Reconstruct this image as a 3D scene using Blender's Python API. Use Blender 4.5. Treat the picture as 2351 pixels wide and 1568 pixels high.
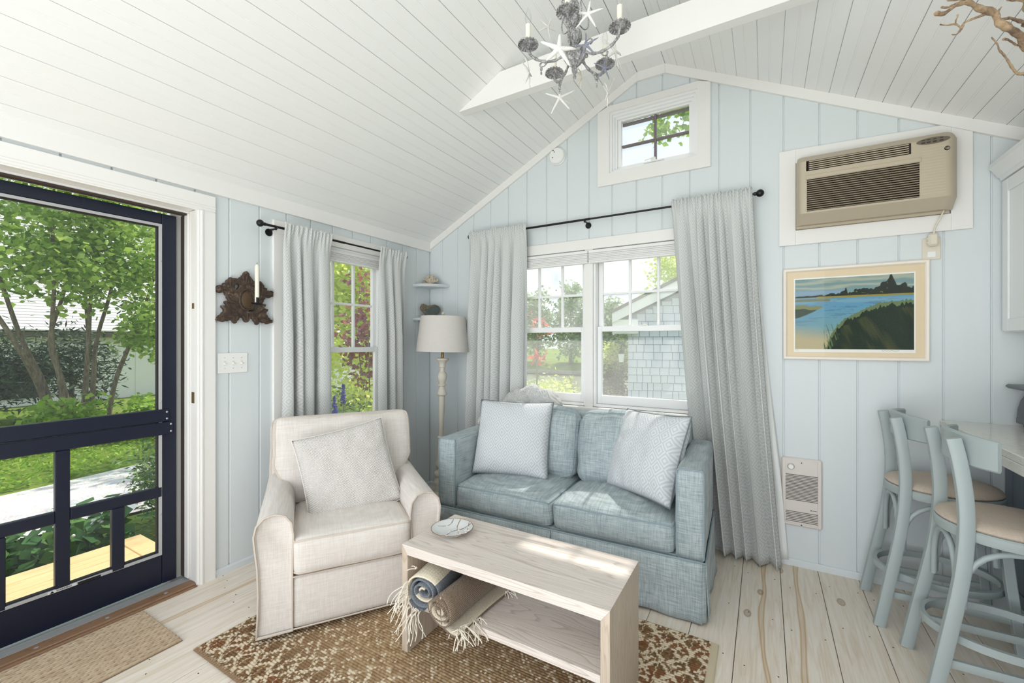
import bpy, bmesh, math, random
import numpy as np
from mathutils import Vector, Matrix, Euler, noise as mnoise
R = math.radians
for o in list(bpy.data.objects): bpy.data.objects.remove(o, do_unlink=True)
scene = bpy.context.scene
COL = scene.collection
random.seed(7)

# ------------------------------------------------------------------ camera
cam_d = bpy.data.cameras.new('camera')
cam_d.sensor_width = 36.0
cam_d.lens = 986.8 / 2351 * 36.0
cam_d.clip_start = 0.02
cam_d.clip_end = 400
cam = bpy.data.objects.new('camera', cam_d)
cam.location = (2.6586, -3.0346, 1.3210)
cam.rotation_euler = (R(90), 0, 0.530714)
COL.objects.link(cam)
scene.camera = cam

# ------------------------------------------------------------------ view, sky, sun, added fill lights
vs = scene.view_settings
vs.view_transform = 'Standard'; vs.look = 'None'; vs.gamma = 1.0
vs.use_curve_mapping = False
vs.exposure = 0.0
scene.cycles.max_bounces = 10
scene.cycles.diffuse_bounces = 5
scene.cycles.glossy_bounces = 3
scene.cycles.transparent_max_bounces = 24
scene.cycles.transmission_bounces = 6
scene.cycles.sample_clamp_indirect = 4.0
scene.cycles.caustics_reflective = False
scene.cycles.caustics_refractive = False

W = bpy.data.worlds.new('sky'); scene.world = W; W.use_nodes = True
wn = W.node_tree.nodes; wl = W.node_tree.links
wn.clear()
wo = wn.new('ShaderNodeOutputWorld'); wb = wn.new('ShaderNodeBackground')
wg = wn.new('ShaderNodeTexCoord'); wsep = wn.new('ShaderNodeSeparateXYZ'); wr = wn.new('ShaderNodeValToRGB')
wl.new(wg.outputs['Generated'], wsep.inputs[0]); wl.new(wsep.outputs['Z'], wr.inputs[0])
wr.color_ramp.elements[0].position = 0.0; wr.color_ramp.elements[0].color = (0.86, 0.92, 1.0, 1)
wr.color_ramp.elements[1].position = 0.9; wr.color_ramp.elements[1].color = (0.66, 0.80, 1.0, 1)
wl.new(wr.outputs[0], wb.inputs['Color']); wb.inputs['Strength'].default_value = 1.15
wl.new(wb.outputs[0], wo.inputs['Surface'])

sun_d = bpy.data.lights.new('sun', 'SUN'); sun_d.energy = 4.6; sun_d.angle = R(.9); sun_d.color = (1.0, 0.95, 0.86)
sun = bpy.data.objects.new('sun', sun_d); COL.objects.link(sun)
sun.rotation_euler = Vector((0.0, -0.542, -0.840)).to_track_quat('-Z', 'Y').to_euler()

def fill_light(name, loc, target, sx, sy, power, color=(0.94, 0.965, 1.0)):
    d = bpy.data.lights.new(name, 'AREA'); d.shape = 'RECTANGLE'; d.size = sx; d.size_y = sy
    d.energy = power; d.color = color
    o = bpy.data.objects.new(name, d); COL.objects.link(o); o.location = loc
    o.rotation_euler = (Vector(target) - Vector(loc)).to_track_quat('-Z', 'Y').to_euler()
    return o
# added fill lamps behind the camera, one facing in, one aimed at the ceiling
fill_light('added_rear_fill', (1.9, -5.55, 1.5), (1.9, 0, 1.5), 3.2, 2.0, 70)
fill_light('added_ceiling_fill', (2.2, -3.65, .45), (2.1, -2.75, 3.0), 1.8, 1.0, 38)

# ------------------------------------------------------------------ mesh helpers
class MB:
    def __init__(s): s.v = []; s.f = []; s.uv = None
    def add(s, vs, fs):
        o = len(s.v); s.v.extend([tuple(map(float, v)) for v in vs]); s.f.extend([tuple(i + o for i in f) for f in fs]); return s
    def box(s, x0, x1, y0, y1, z0, z1, M=None):
        x0, x1 = min(x0, x1), max(x0, x1); y0, y1 = min(y0, y1), max(y0, y1); z0, z1 = min(z0, z1), max(z0, z1)
        vs = [(x, y, z) for z in (z0, z1) for y in (y0, y1) for x in (x0, x1)]
        if M is not None: vs = [M @ Vector(v) for v in vs]
        return s.add(vs, [(0, 2, 3, 1), (4, 5, 7, 6), (0, 1, 5, 4), (2, 6, 7, 3), (0, 4, 6, 2), (1, 3, 7, 5)])
    def cbox(s, x0, x1, y0, y1, z0, z1, c=0.004, M=None):
        x0, x1 = min(x0, x1), max(x0, x1); y0, y1 = min(y0, y1), max(y0, y1); z0, z1 = min(z0, z1), max(z0, z1)
        c = min(c, (x1 - x0) * .45, (y1 - y0) * .45, (z1 - z0) * .45)
        bm = bmesh.new()
        for x in (x0, x1):
            for y in (y0, y1):
                for z in (z0, z1):
                    sx = c if x == x0 else -c; sy = c if y == y0 else -c; sz = c if z == z0 else -c
                    bm.verts.new((x, y + sy, z + sz)); bm.verts.new((x + sx, y, z + sz)); bm.verts.new((x + sx, y + sy, z))
        bmesh.ops.convex_hull(bm, input=bm.verts)
        bmesh.ops.dissolve_limit(bm, angle_limit=0.01, verts=bm.verts, edges=bm.edges)
        bm.verts.index_update()
        vs = [v.co.copy() for v in bm.verts]; fs = [[v.index for v in f.verts] for f in bm.faces]
        bm.free()
        if M is not None: vs = [M @ v for v in vs]
        return s.add(vs, fs)
    def tube(s, path, r, n=8, closed=False, caps=True, squash=1.0):
        path = [Vector(p) for p in path]; m = len(path)
        rs = r if hasattr(r, '__len__') else [r] * m
        base = len(s.v); prev = None; rings = []
        for i, p in enumerate(path):
            if closed: t = path[(i + 1) % m] - path[i - 1]
            else: t = path[min(i + 1, m - 1)] - path[max(i - 1, 0)]
            if t.length < 1e-9: t = Vector((0, 0, 1))
            t.normalize()
            if prev is None:
                a = Vector((0, 0, 1)) if abs(t.z) < .9 else Vector((1, 0, 0))
                nrm = (a - t * a.dot(t)).normalized()
            else:
                nrm = prev - t * prev.dot(t)
                nrm = nrm.normalized() if nrm.length > 1e-6 else prev
            prev = nrm; b = t.cross(nrm)
            rings.append([p + (nrm * math.cos(2 * math.pi * k / n) * squash + b * math.sin(2 * math.pi * k / n)) * rs[i] for k in range(n)])
        return s.loft(rings, caps=caps and not closed, closed_path=closed)
    def loft(s, rings, caps=True, closed_path=False, closed_ring=True):
        n = len(rings[0]); m = len(rings); fs = []
        for i in range(m if closed_path else m - 1):
            a = i * n; b = ((i + 1) % m) * n
            for k in range(n if closed_ring else n - 1):
                k2 = (k + 1) % n
                fs.append((a + k, a + k2, b + k2, b + k))
        if caps and closed_ring:
            fs.append(tuple(reversed(range(n)))); fs.append(tuple(range((m - 1) * n, m * n)))
        return s.add([v for r_ in rings for v in r_], fs)
    def lathe(s, prof, n=24, c=(0, 0, 0), M=None, scallop=0, sc_n=0):
        rings = []
        for r, z in prof:
            ring = []
            for k in range(n):
                a = 2 * math.pi * k / n
                v = Vector((r * math.cos(a), r * math.sin(a), z))
                if M is not None: v = M @ v
                ring.append(v + Vector(c))
            rings.append(ring)
        return s.loft(rings)
    def ball(s, c, r, n=12, m=8, sc=(1, 1, 1)):
        prof = [(max(1e-4, math.sin(math.pi * i / m)), -math.cos(math.pi * i / m)) for i in range(m + 1)]
        M = Matrix.Diagonal((r * sc[0], r * sc[1], r * sc[2], 1))
        return s.lathe(prof, n, c, M)
    def prism(s, poly, fn, d0, d1):
        """poly: list of 2-d points (ccw), fn(u, v, d) -> xyz"""
        n = len(poly)
        vs = [fn(u, v, d0) for u, v in poly] + [fn(u, v, d1) for u, v in poly]
        fs = [tuple(reversed(range(n))), tuple(range(n, 2 * n))] + [(k, (k + 1) % n, n + (k + 1) % n, n + k) for k in range(n)]
        return s.add(vs, fs)
    def grid(s, P, nu, nv, wrap=False):
        """P: array (nv+1, nu+1, 3)"""
        o = len(s.v); s.v.extend([tuple(p) for p in np.asarray(P).reshape(-1, 3)])
        st = nu + 1
        s.f.extend([(o + j * st + i, o + j * st + i + 1, o + (j + 1) * st + i + 1, o + (j + 1) * st + i) for j in range(nv) for i in range(nu)])
        return s
    def build(s, name, mat=None, parent=None, smooth=None, fixn=True, uv=None):
        me = bpy.data.meshes.new(name)
        me.from_pydata(s.v, [], s.f)
        if fixn:
            bm = bmesh.new(); bm.from_mesh(me); bmesh.ops.recalc_face_normals(bm, faces=bm.faces); bm.to_mesh(me); bm.free()
        if uv is not None:
            ul = me.uv_layers.new(name='UVMap')
            li = np.zeros(len(me.loops), dtype=np.int32); me.loops.foreach_get('vertex_index', li)
            ul.data.foreach_set('uv', np.asarray(uv, dtype=np.float32)[li].ravel())
        if smooth is not None:
            me.polygons.foreach_set('use_smooth', [True] * len(me.polygons))
            if smooth < 170: me.set_sharp_from_angle(angle=R(smooth))
        if mat is not None:
            me.materials.append(mat)
        o = bpy.data.objects.new(name, me); COL.objects.link(o)
        if parent is not None: o.parent = parent
        return o

def tag(o, label=None, cat=None, group=None, kind=None):
    if label: o['label'] = label
    if cat: o['category'] = cat
    if group: o['group'] = group
    if kind: o['kind'] = kind
    return o
def thing(name, loc=(0, 0, 0), rz=0.0, label=None, cat=None, group=None, kind=None):
    o = bpy.data.objects.new(name, None); COL.objects.link(o); o.empty_display_size = .05
    o.location = loc; o.rotation_euler = (0, 0, rz)
    return tag(o, label, cat, group, kind)
def copy_tree(o, parent=None):
    c = o.copy(); COL.objects.link(c); c.parent = parent
    for ch in list(o.children): copy_tree(ch, c)
    return c
def place(o, loc=None, rot=None, sc=None):
    if loc is not None: o.location = loc
    if rot is not None: o.rotation_euler = rot
    if sc is not None: o.scale = sc
    return o
def interp(pts, n):
    """Catmull-Rom through pts, n samples per span"""
    P = [Vector(p) for p in pts]; out = []
    for i in range(len(P) - 1):
        p0 = P[max(i - 1, 0)]; p1 = P[i]; p2 = P[i + 1]; p3 = P[min(i + 2, len(P) - 1)]
        for k in range(n):
            t = k / n
            out.append(.5 * ((2 * p1) + (p2 - p0) * t + (2 * p0 - 5 * p1 + 4 * p2 - p3) * t * t + (3 * p1 - p0 - 3 * p2 + p3) * t ** 3))
    out.append(P[-1]); return out
def from_curve2d(name, loops, extrude, bevel, mat, parent=None, res=2):
    """filled outline with holes, extruded and rounded, turned into a mesh"""
    cu = bpy.data.curves.new(name, 'CURVE'); cu.dimensions = '2D'; cu.fill_mode = 'BOTH'
    cu.extrude = extrude; cu.bevel_depth = bevel; cu.offset = -bevel; cu.bevel_resolution = res
    for lp in loops:
        sp = cu.splines.new('POLY'); sp.points.add(len(lp) - 1)
        for p, (x, y) in zip(sp.points, lp): p.co = (x, y, 0, 1)
        sp.use_cyclic_u = True
    return curve_mesh(cu, name, mat, parent)
def curve_mesh(cu, name, mat, parent=None):
    tmp = bpy.data.objects.new(name + '_tmp', cu); COL.objects.link(tmp)
    dg = bpy.context.evaluated_depsgraph_get()
    me = bpy.data.meshes.new_from_object(tmp.evaluated_get(dg)); me.name = name
    bpy.data.objects.remove(tmp, do_unlink=True)
    me.materials.clear(); me.materials.append(mat)
    o = bpy.data.objects.new(name, me); COL.objects.link(o)
    if parent is not None: o.parent = parent
    return o
def text_mesh(name, body, size, mat, parent=None, extrude=0.0003, bold=False, shear=0.0):
    cu = bpy.data.curves.new(name, 'FONT'); cu.body = body; cu.size = size; cu.extrude = extrude
    cu.align_x = 'CENTER'; cu.align_y = 'CENTER'; cu.shear = shear
    if bold: cu.offset = size * .02
    return curve_mesh(cu, name, mat, parent)

# ------------------------------------------------------------------ material helpers
class NT:
    def __init__(s, name):
        s.m = bpy.data.materials.new(name); s.m.use_nodes = True
        s.t = s.m.node_tree; s.t.nodes.clear()
        s.out = s.t.nodes.new('ShaderNodeOutputMaterial')
    def n(s, typ, props=None, **ins):
        nd = s.t.nodes.new('ShaderNode' + typ)
        for k, v in (props or {}).items(): setattr(nd, k, v)
        for k, v in ins.items():
            key = int(k[1:]) if k[0] == 'i' and k[1:].isdigit() else k.replace('_', ' ')
            sock = nd.inputs[key]
            if isinstance(v, bpy.types.NodeSocket): s.t.links.new(v, sock)
            else: sock.default_value = v
        return nd
    def math(s, op, a, b=0.0, clamp=False):
        return s.n('Math', dict(operation=op, use_clamp=clamp), i0=a, i1=b).outputs[0]
    def coord(s, kind='Object', scale=(1, 1, 1), rot=(0, 0, 0), loc=(0, 0, 0)):
        tc = s.n('TexCoord').outputs[kind]
        return s.n('Mapping', None, Vector=tc, Scale=scale, Rotation=rot, Location=loc).outputs[0]
    def noise(s, vec, scale=5.0, detail=3.0, rough=.5, dist=0.0):
        return s.n('TexNoise', None, Vector=vec, Scale=scale, Detail=detail, Roughness=rough, Distortion=dist).outputs['Fac']
    def ramp(s, fac, *stops):
        nd = s.n('ValToRGB', None, Fac=fac); cr = nd.color_ramp
        while len(cr.elements) < len(stops): cr.elements.new(.5)
        for e, (p, c) in zip(cr.elements, stops):
            e.position = p; e.color = c if len(c) == 4 else (*c, 1)
        return nd.outputs[0]
    def mix(s, fac, a, b, mode='MIX'):
        nd = s.t.nodes.new('ShaderNodeMix'); nd.data_type = 'RGBA'; nd.blend_type = mode
        for idx, v in ((0, fac), (6, a), (7, b)):
            if isinstance(v, bpy.types.NodeSocket): s.t.links.new(v, nd.inputs[idx])
            else: nd.inputs[idx].default_value = (*v, 1) if (idx > 0 and len(v) == 3) else v
        return nd.outputs[2]
    def bump(s, h, strength=.3, dist=.002, normal=None):
        kw = dict(Height=h, Strength=strength, Distance=dist)
        if normal is not None: kw['Normal'] = normal
        return s.n('Bump', None, **kw).outputs[0]
    def bsdf(s, color, rough=.5, metal=0.0, spec=.5, normal=None, sheen=0.0, trans=0.0, alpha=None, coat=0.0):
        kw = {}
        b = s.n('BsdfPrincipled')
        def put(k, v):
            if isinstance(v, bpy.types.NodeSocket): s.t.links.new(v, b.inputs[k])
            else: b.inputs[k].default_value = (*v, 1) if (k == 'Base Color' and len(v) == 3) else v
        put('Base Color', color); put('Roughness', rough); put('Metallic', metal); put('Specular IOR Level', spec)
        if normal is not None: put('Normal', normal)
        if sheen: put('Sheen Weight', sheen); put('Sheen Roughness', .5)
        if trans: put('Transmission Weight', trans)
        if coat: put('Coat Weight', coat); put('Coat Roughness', .1)
        return b.outputs[0]
    def done(s, shader):
        s.t.links.new(shader, s.out.inputs['Surface']); return s.m
def srgb(r, g, b):
    f = lambda c: (c / 255 / 12.92) if c / 255 <= .04045 else ((c / 255 + .055) / 1.055) ** 2.4
    return (f(r), f(g), f(b))
def flat(name, c, rough=.5, metal=0.0, spec=.5, coat=0.0):
    t = NT(name); return t.done(t.bsdf(c, rough, metal, spec, coat=coat))
def paint(name, c, rough=.45, vary=.04, bump=.15, scale=60, stretch=(1, 1, .08)):
    t = NT(name); v = t.coord('Object', stretch)
    g = t.noise(v, scale, 4, .6); w = t.noise(t.coord('Object'), 2.2, 3)
    c2 = tuple(x * (1 - vary) for x in c)
    col = t.mix(t.math('MULTIPLY', g, w), c2, c)
    return t.done(t.bsdf(col, rough, spec=.4, normal=t.bump(g, bump, .0015)))
def fabric(name, c, c2, sx=900, sy=900, rough=.9, weave=.5, streak=.5, axes=(0, 1), sheen=.15, bump=.35):
    """woven cloth: slubs along two directions of the object's own space"""
    t = NT(name)
    a = [6, 6, 6]; b = [6, 6, 6]; a[axes[0]] = sx * .35; a[axes[1]] = 14; b[axes[1]] = sy * .35; b[axes[0]] = 14
    n1 = t.noise(t.coord('Object', tuple(a)), 1.0, 2, .6); n2 = t.noise(t.coord('Object', tuple(b)), 1.0, 2, .6)
    mixn = t.math('ADD', t.math('MULTIPLY', n1, .5), t.math('MULTIPLY', n2, .5))
    big = t.noise(t.coord('Object'), 3.0, 3)
    fac = t.math('ADD', t.math('MULTIPLY', t.math('SUBTRACT', mixn, .5), 2.2 * weave + 1.4), t.math('ADD', t.math('MULTIPLY', big, .3), .35), True)
    col = t.mix(fac, c2, c)
    return t.done(t.bsdf(col, rough, spec=.15, sheen=sheen, normal=t.bump(mixn, bump, .0012)))

M = {}
M['wall'] = paint('wall_paint_pale_blue', srgb(221, 227, 229), .42, .05, .12, 40)
M['trimw'] = paint('trim_paint_white', srgb(238, 236, 233), .38, .03, .08, 40)
M['ceil'] = paint('ceiling_paint_white', srgb(242, 242, 240), .5, .03, .08, 30, (1, .05, 1))
M['sashw'] = flat('window_sash_white', srgb(240, 240, 240), .35)
M['navy'] = flat('navy_enamel', srgb(15, 23, 44), .38, spec=.5)
M['alu'] = flat('screen_frame_aluminium', srgb(190, 190, 192), .45, .3)
M['black'] = flat('black_iron', srgb(22, 22, 24), .4, .3)
M['blackrub'] = flat('black_rubber', srgb(25, 24, 24), .7)
M['brownstrip'] = flat('brown_weatherstrip', srgb(62, 52, 46), .8)
M['threshalu'] = flat('threshold_aluminium', srgb(178, 180, 184), .4, .6)
M['brass'] = flat('aged_brass', srgb(150, 122, 80), .4, .8)
M['plasticw'] = flat('white_plastic', srgb(238, 238, 235), .35)
M['ivory'] = flat('ivory_plastic', srgb(222, 214, 198), .4)
M['dark'] = flat('dark_gap', srgb(20, 18, 18), .8)

# ------------------------------------------------------------------ wood materials
def mat_floor():
    t = NT('whitewashed_pine_floor')
    co = t.n('TexCoord').outputs['Object']
    rnd = t.n('ObjectInfo').outputs['Random']
    off = t.n('CombineXYZ', None, X=t.math('MULTIPLY', rnd, 7.0), Y=t.math('MULTIPLY', rnd, 31.0)).outputs[0]
    v = t.n('VectorMath', dict(operation='ADD'), i0=co, i1=off).outputs[0]
    gv = t.n('Mapping', None, Vector=v, Scale=(9, .55, 1)).outputs[0]
    grain = t.noise(gv, 6.0, 5, .6, .8)
    fine = t.noise(t.n('Mapping', None, Vector=v, Scale=(160, 3, 1)).outputs[0], 1.0, 3)
    base = t.ramp(grain, (.25, srgb(214, 198, 174)), (.5, srgb(232, 221, 207)), (.75, srgb(240, 234, 226)))
    # honey coloured heart-wood streaks that wander along a few boards
    wob = t.noise(t.n('Mapping', None, Vector=v, Scale=(.3, 1.0, 1)).outputs[0], 1.3, 1)
    sx = t.n('SeparateXYZ', None, Vector=co).outputs
    lx = t.math('ADD', sx[0], t.math('MULTIPLY', t.math('SUBTRACT', wob, .5), .13))
    d = t.math('ABSOLUTE', t.math('SUBTRACT', lx, t.math('MULTIPLY', t.math('SUBTRACT', rnd, .5), .05)))
    wid = t.math('ADD', t.math('MULTIPLY', t.noise(t.n('Mapping', None, Vector=v, Scale=(.1, 1.1, 1)).outputs[0], 1.3, 2), .030), -.007)
    edge = t.math('ABSOLUTE', t.math('SUBTRACT', d, wid))
    line = t.math('SUBTRACT', 1.0, t.math('DIVIDE', edge, .006), True)
    inside = t.math('MULTIPLY', t.math('LESS_THAN', d, wid), .35)
    gate = t.n('SeparateXYZ', None, Vector=t.n('ObjectInfo').outputs['Color']).outputs[0]
    st = t.math('MULTIPLY', t.math('MAXIMUM', t.math('MULTIPLY', line, .85), inside), gate)
    c1 = t.mix(st, base, srgb(188, 150, 92))
    # knots
    kv = t.n('Mapping', None, Vector=v, Scale=(4.2, 2.0, 1)).outputs[0]
    vo = t.n('TexVoronoi', dict(feature='F1'), Vector=kv, Scale=1.0).outputs['Distance']
    kn = t.ramp(vo, (.0, (1, 1, 1)), (.045, (.55, .55, .55)), (.065, (1, 1, 1)), (.085, (0, 0, 0)))
    kg = t.math('MULTIPLY', kn, t.math('GREATER_THAN', t.math('FRACT', t.math('MULTIPLY', rnd, 9.1)), .25))
    c2 = t.mix(t.math('MULTIPLY', kg, .75), c1, srgb(140, 112, 72))
    c3 = t.mix(t.math('MULTIPLY', t.math('SUBTRACT', fine, .45, True), .5), c2, srgb(180, 160, 135))
    rough = t.math('ADD', .33, t.math('MULTIPLY', grain, .2))
    return t.done(t.bsdf(c3, rough, spec=.45, normal=t.bump(fine, .12, .001)))
def mat_plankwood(name, light, dark, axis=0, rough=.5, scale=1.0, ringy=.6, gap=.35):
    """open grained board, grain along the given axis"""
    t = NT(name)
    sc = [9.0, 9.0, 9.0]; sc[axis] = .7
    rnd = t.n('ObjectInfo').outputs['Random']
    co = t.n('TexCoord').outputs['Object']
    v0 = t.n('VectorMath', dict(operation='ADD'), i0=co, i1=t.n('CombineXYZ', None, X=t.math('MULTIPLY', rnd, 11.0), Y=t.math('MULTIPLY', rnd, 5.0), Z=t.math('MULTIPLY', rnd, 3.0)).outputs[0]).outputs[0]
    v = t.n('Mapping', None, Vector=v0, Scale=tuple(x * scale for x in sc)).outputs[0]
    n = t.noise(v, 1.0, 2, .5, .6)
    rings = t.math('FRACT', t.math('MULTIPLY', n, 22.0))
    rr = t.ramp(rings, (.0, (0, 0, 0)), (.12, (1, 1, 1)), (.8, (.75, .75, .75)), (1.0, (.1, .1, .1)))
    sf = [230.0, 230.0, 230.0]; sf[axis] = 5.0
    fine = t.noise(t.n('Mapping', None, Vector=v0, Scale=tuple(sf)).outputs[0], 1.0, 3, .6)
    fac = t.math('ADD', t.math('MULTIPLY', rr, ringy), t.math('MULTIPLY', fine, 1.0 - ringy + .15), True)
    big = t.noise(v0, 2.0, 2)
    col = t.mix(t.math('MULTIPLY', t.math('ADD', fac, t.math('MULTIPLY', t.math('SUBTRACT', big, .5), .4)), 1.0, True), dark, light)
    return t.done(t.bsdf(col, rough, spec=.35, normal=t.bump(fac, gap, .0015)))
M['floor'] = mat_floor()
M['tablewood'] = mat_plankwood('pale_grey_oak', srgb(236, 227, 220), srgb(176, 160, 147), 0, .5, 1.1, .5)
M['tablewood_v'] = mat_plankwood('pale_grey_oak_upright', srgb(208, 194, 178), srgb(166, 146, 126), 2, .5, 1.1, .45)
M['deckwood'] = mat_plankwood('fresh_pine_decking', srgb(236, 204, 150), srgb(206, 166, 108), 1, .7, .5, .5)
M['sillwood'] = mat_plankwood('brown_oak_sill', srgb(150, 118, 92), srgb(98, 72, 54), 1, .55, 1.5, .6)

# ------------------------------------------------------------------ room numbers (metres)
RW = 3.98                    # room width, back-left corner is the origin
YB = -5.6                    # wall behind the camera
EAVE, PITCH = 2.216, 0.515
FX0, FX1, FZ = 1.897, 2.083, 3.193
def roof(x):
    return min(EAVE + PITCH * x, FZ, EAVE + PITCH * (RW - x))
WT = 0.11                    # wall thickness

def wall_cols(edges, openings, kinks=()):
    a, b = edges
    cs = [a, b] + [c for o in openings for c in (o[0], o[1]) if a < c < b] + [k for k in kinks if a < k < b]
    return sorted(set(cs))
def wall_piece(mb, a, b, d0, d1, zlo, top, openings, kinks, fn, ch=0.0):
    """one board from a to b (d0 = room face, d1 = rear), holes cut, chamfered long edges"""
    cs = wall_cols((a, b), openings, kinks)
    for c0, c1 in zip(cs[:-1], cs[1:]):
        mid = (c0 + c1) / 2
        iv = [(zlo, None)]
        for o in sorted([o for o in openings if o[0] < mid < o[1]], key=lambda o: o[2]):
            z0, _ = iv.pop(); 
            if o[2] > z0 + 1e-4: iv.append((z0, o[2]))
            iv.append((o[3], None))
        for z0, z1 in iv:
            l0 = ch if (c0 == a and ch) else 0; l1 = ch if (c1 == b and ch) else 0
            poly = [(c0, d1)] + ([(c0, d0 + math.copysign(l0, d1 - d0)), (c0 + l0, d0)] if l0 else [(c0, d0)])
            poly += ([(c1 - l1, d0), (c1, d0 + math.copysign(l1, d1 - d0))] if l1 else [(c1, d0)]) + [(c1, d1)]
            n = len(poly)
            tp = lambda u: (top(u) if z1 is None else z1)
            if max(tp(c0), tp(c1)) - z0 < 1e-3: continue
            vs_ = [fn(u, d, z0) for u, d in poly] + [fn(u, d, max(tp(u), z0 + 1e-4)) for u, d in poly]
            mb.add(vs_, [tuple(range(n)), tuple(range(n, 2 * n))] + [(k, (k + 1) % n, n + (k + 1) % n, n + k) for k in range(n)])

U = 0.172
KINK = (FX0, FX1)
back_open = [(.845, 2.275, .84, 2.0), (1.70, 2.285, 2.53, 2.965)]
left_open = [(.565, 1.385, .50, 2.0), (1.872, 2.89, -.02, 2.057)]
fnB = lambda u, d, z: (u, d, z)          # back wall: d = y
fnL = lambda u, d, z: (d, -u, z)         # left wall: u = -y, d = x
# wall_back: painted backing with one child per vertical board
mb = MB(); wall_piece(mb, -WT, RW + WT, .007, WT, -.05, lambda x: roof(min(max(x, 0), RW)) + .06, back_open, (0, FX0, FX1, RW), fnB)
wall_back = tag(mb.build('wall_back', M['wall']), kind='structure', label='pale blue gable wall of vertical boards behind the sofa')
edgesB = [0.0] + [(0.8553 + 1.0123 * k) * U for k in range(22)] + [RW]
for a, b in zip(edgesB[:-1], edgesB[1:]):
    if b - a < .012: continue
    mb = MB(); wall_piece(mb, a + .0035, b - .0035, 0, .009, 0, lambda x: roof(x) - .002, back_open, KINK, fnB, .0025)
    mb.build('board', M['wall'], wall_back)
mb = MB(); wall_piece(mb, -.05, -YB + .1, -.007, -WT, -.05, lambda u: EAVE + .03, left_open, (), fnL)
wall_left = tag(mb.build('wall_left', M['wall']), kind='structure', label='pale blue side wall of vertical boards with the door')
edgesL = [0.0] + [(1.018 + k) * U for k in range(32)]
for a, b in zip(edgesL[:-1], edgesL[1:]):
    if b > -YB: break
    mb = MB(); wall_piece(mb, a + .0035, b - .0035, 0, -.009, 0, lambda u: EAVE, left_open, (), fnL, .0025)
    if mb.v: mb.build('board', M['wall'], wall_left)
mb = MB(); mb.box(RW, RW + WT, YB - .1, WT, -.05, EAVE + .03)
wall_right = tag(mb.build('wall_right', M['wall']), kind='structure', label='right hand side wall behind the kitchen counter')
mb = MB()
wall_piece(mb, -WT, RW + WT, YB, YB - WT, -.05, lambda x: roof(min(max(x, 0), RW)) + .06, [(.3, 3.5, .3, 2.3)], (0, FX0, FX1, RW), fnB)  # unseen wall; its wide unglazed opening is added to let light in
tag(mb.build('wall_rear', M['wall']), kind='structure', label='unseen rear wall with a wide opening added to let light in')

# ceiling: backing plus one child per bead board
mb = MB()
xs = [-WT, 0, FX0, FX1, RW, RW + WT]
zf = lambda x: min(EAVE + PITCH * x, FZ, EAVE + PITCH * (RW - x))
poly = [(x, zf(x) + .018) for x in xs] + [(x, zf(x) + .10) for x in reversed(xs)]
mb.prism(poly, lambda u, v, d: (u, d, v), YB - WT, WT)
ceiling = tag(mb.build('ceiling', M['ceil']), kind='structure', label='white bead board vaulted ceiling')
def ceil_board(p0, p1):
    p0 = Vector(p0); p1 = Vector(p1); t = (p1 - p0).normalized(); L = (p1 - p0).length
    nrm = Vector((-t.y, t.x))          # upwards
    if nrm.y < 0: nrm = -nrm
    g = .0008; c = .0020; h = L / 2
    prof = [(g, .014), (g, c), (g + c, 0), (h - .005, 0), (h - .004, .0014), (h - .003, .0004), (h + .003, .0004), (h + .004, .0014), (h + .005, 0), (L - g - c, 0), (L - g, c), (L - g, .014)]
    pts = [p0 + t * s_ + nrm * d for s_, d in prof]
    m_ = MB(); m_.prism([(p.x, p.y) for p in pts], lambda u, v, d: (u, d, v), YB, 0.0)
    return m_
cx_ = [0.0] + [.655 - .1159 * k for k in range(5, 0, -1)] + [.655 + .1159 * k for k in range(11)] + [FX0]
for a, b in zip(cx_[:-1], cx_[1:]):
    if b - a > .012: ceil_board((a, EAVE + PITCH * a), (b, EAVE + PITCH * b)).build('ceiling_board', M['ceil'], ceiling)
ceil_board((FX0, FZ), (FX1, FZ)).build('ceiling_board', M['ceil'], ceiling)
cx_ = [FX1] + [2.16 + .1165 * k for k in range(16)] + [RW]
for a, b in zip(cx_[:-1], cx_[1:]):
    if b - a > .012: ceil_board((a, roof(a)), (b, roof(b))).build('ceiling_board', M['ceil'], ceiling)

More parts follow.
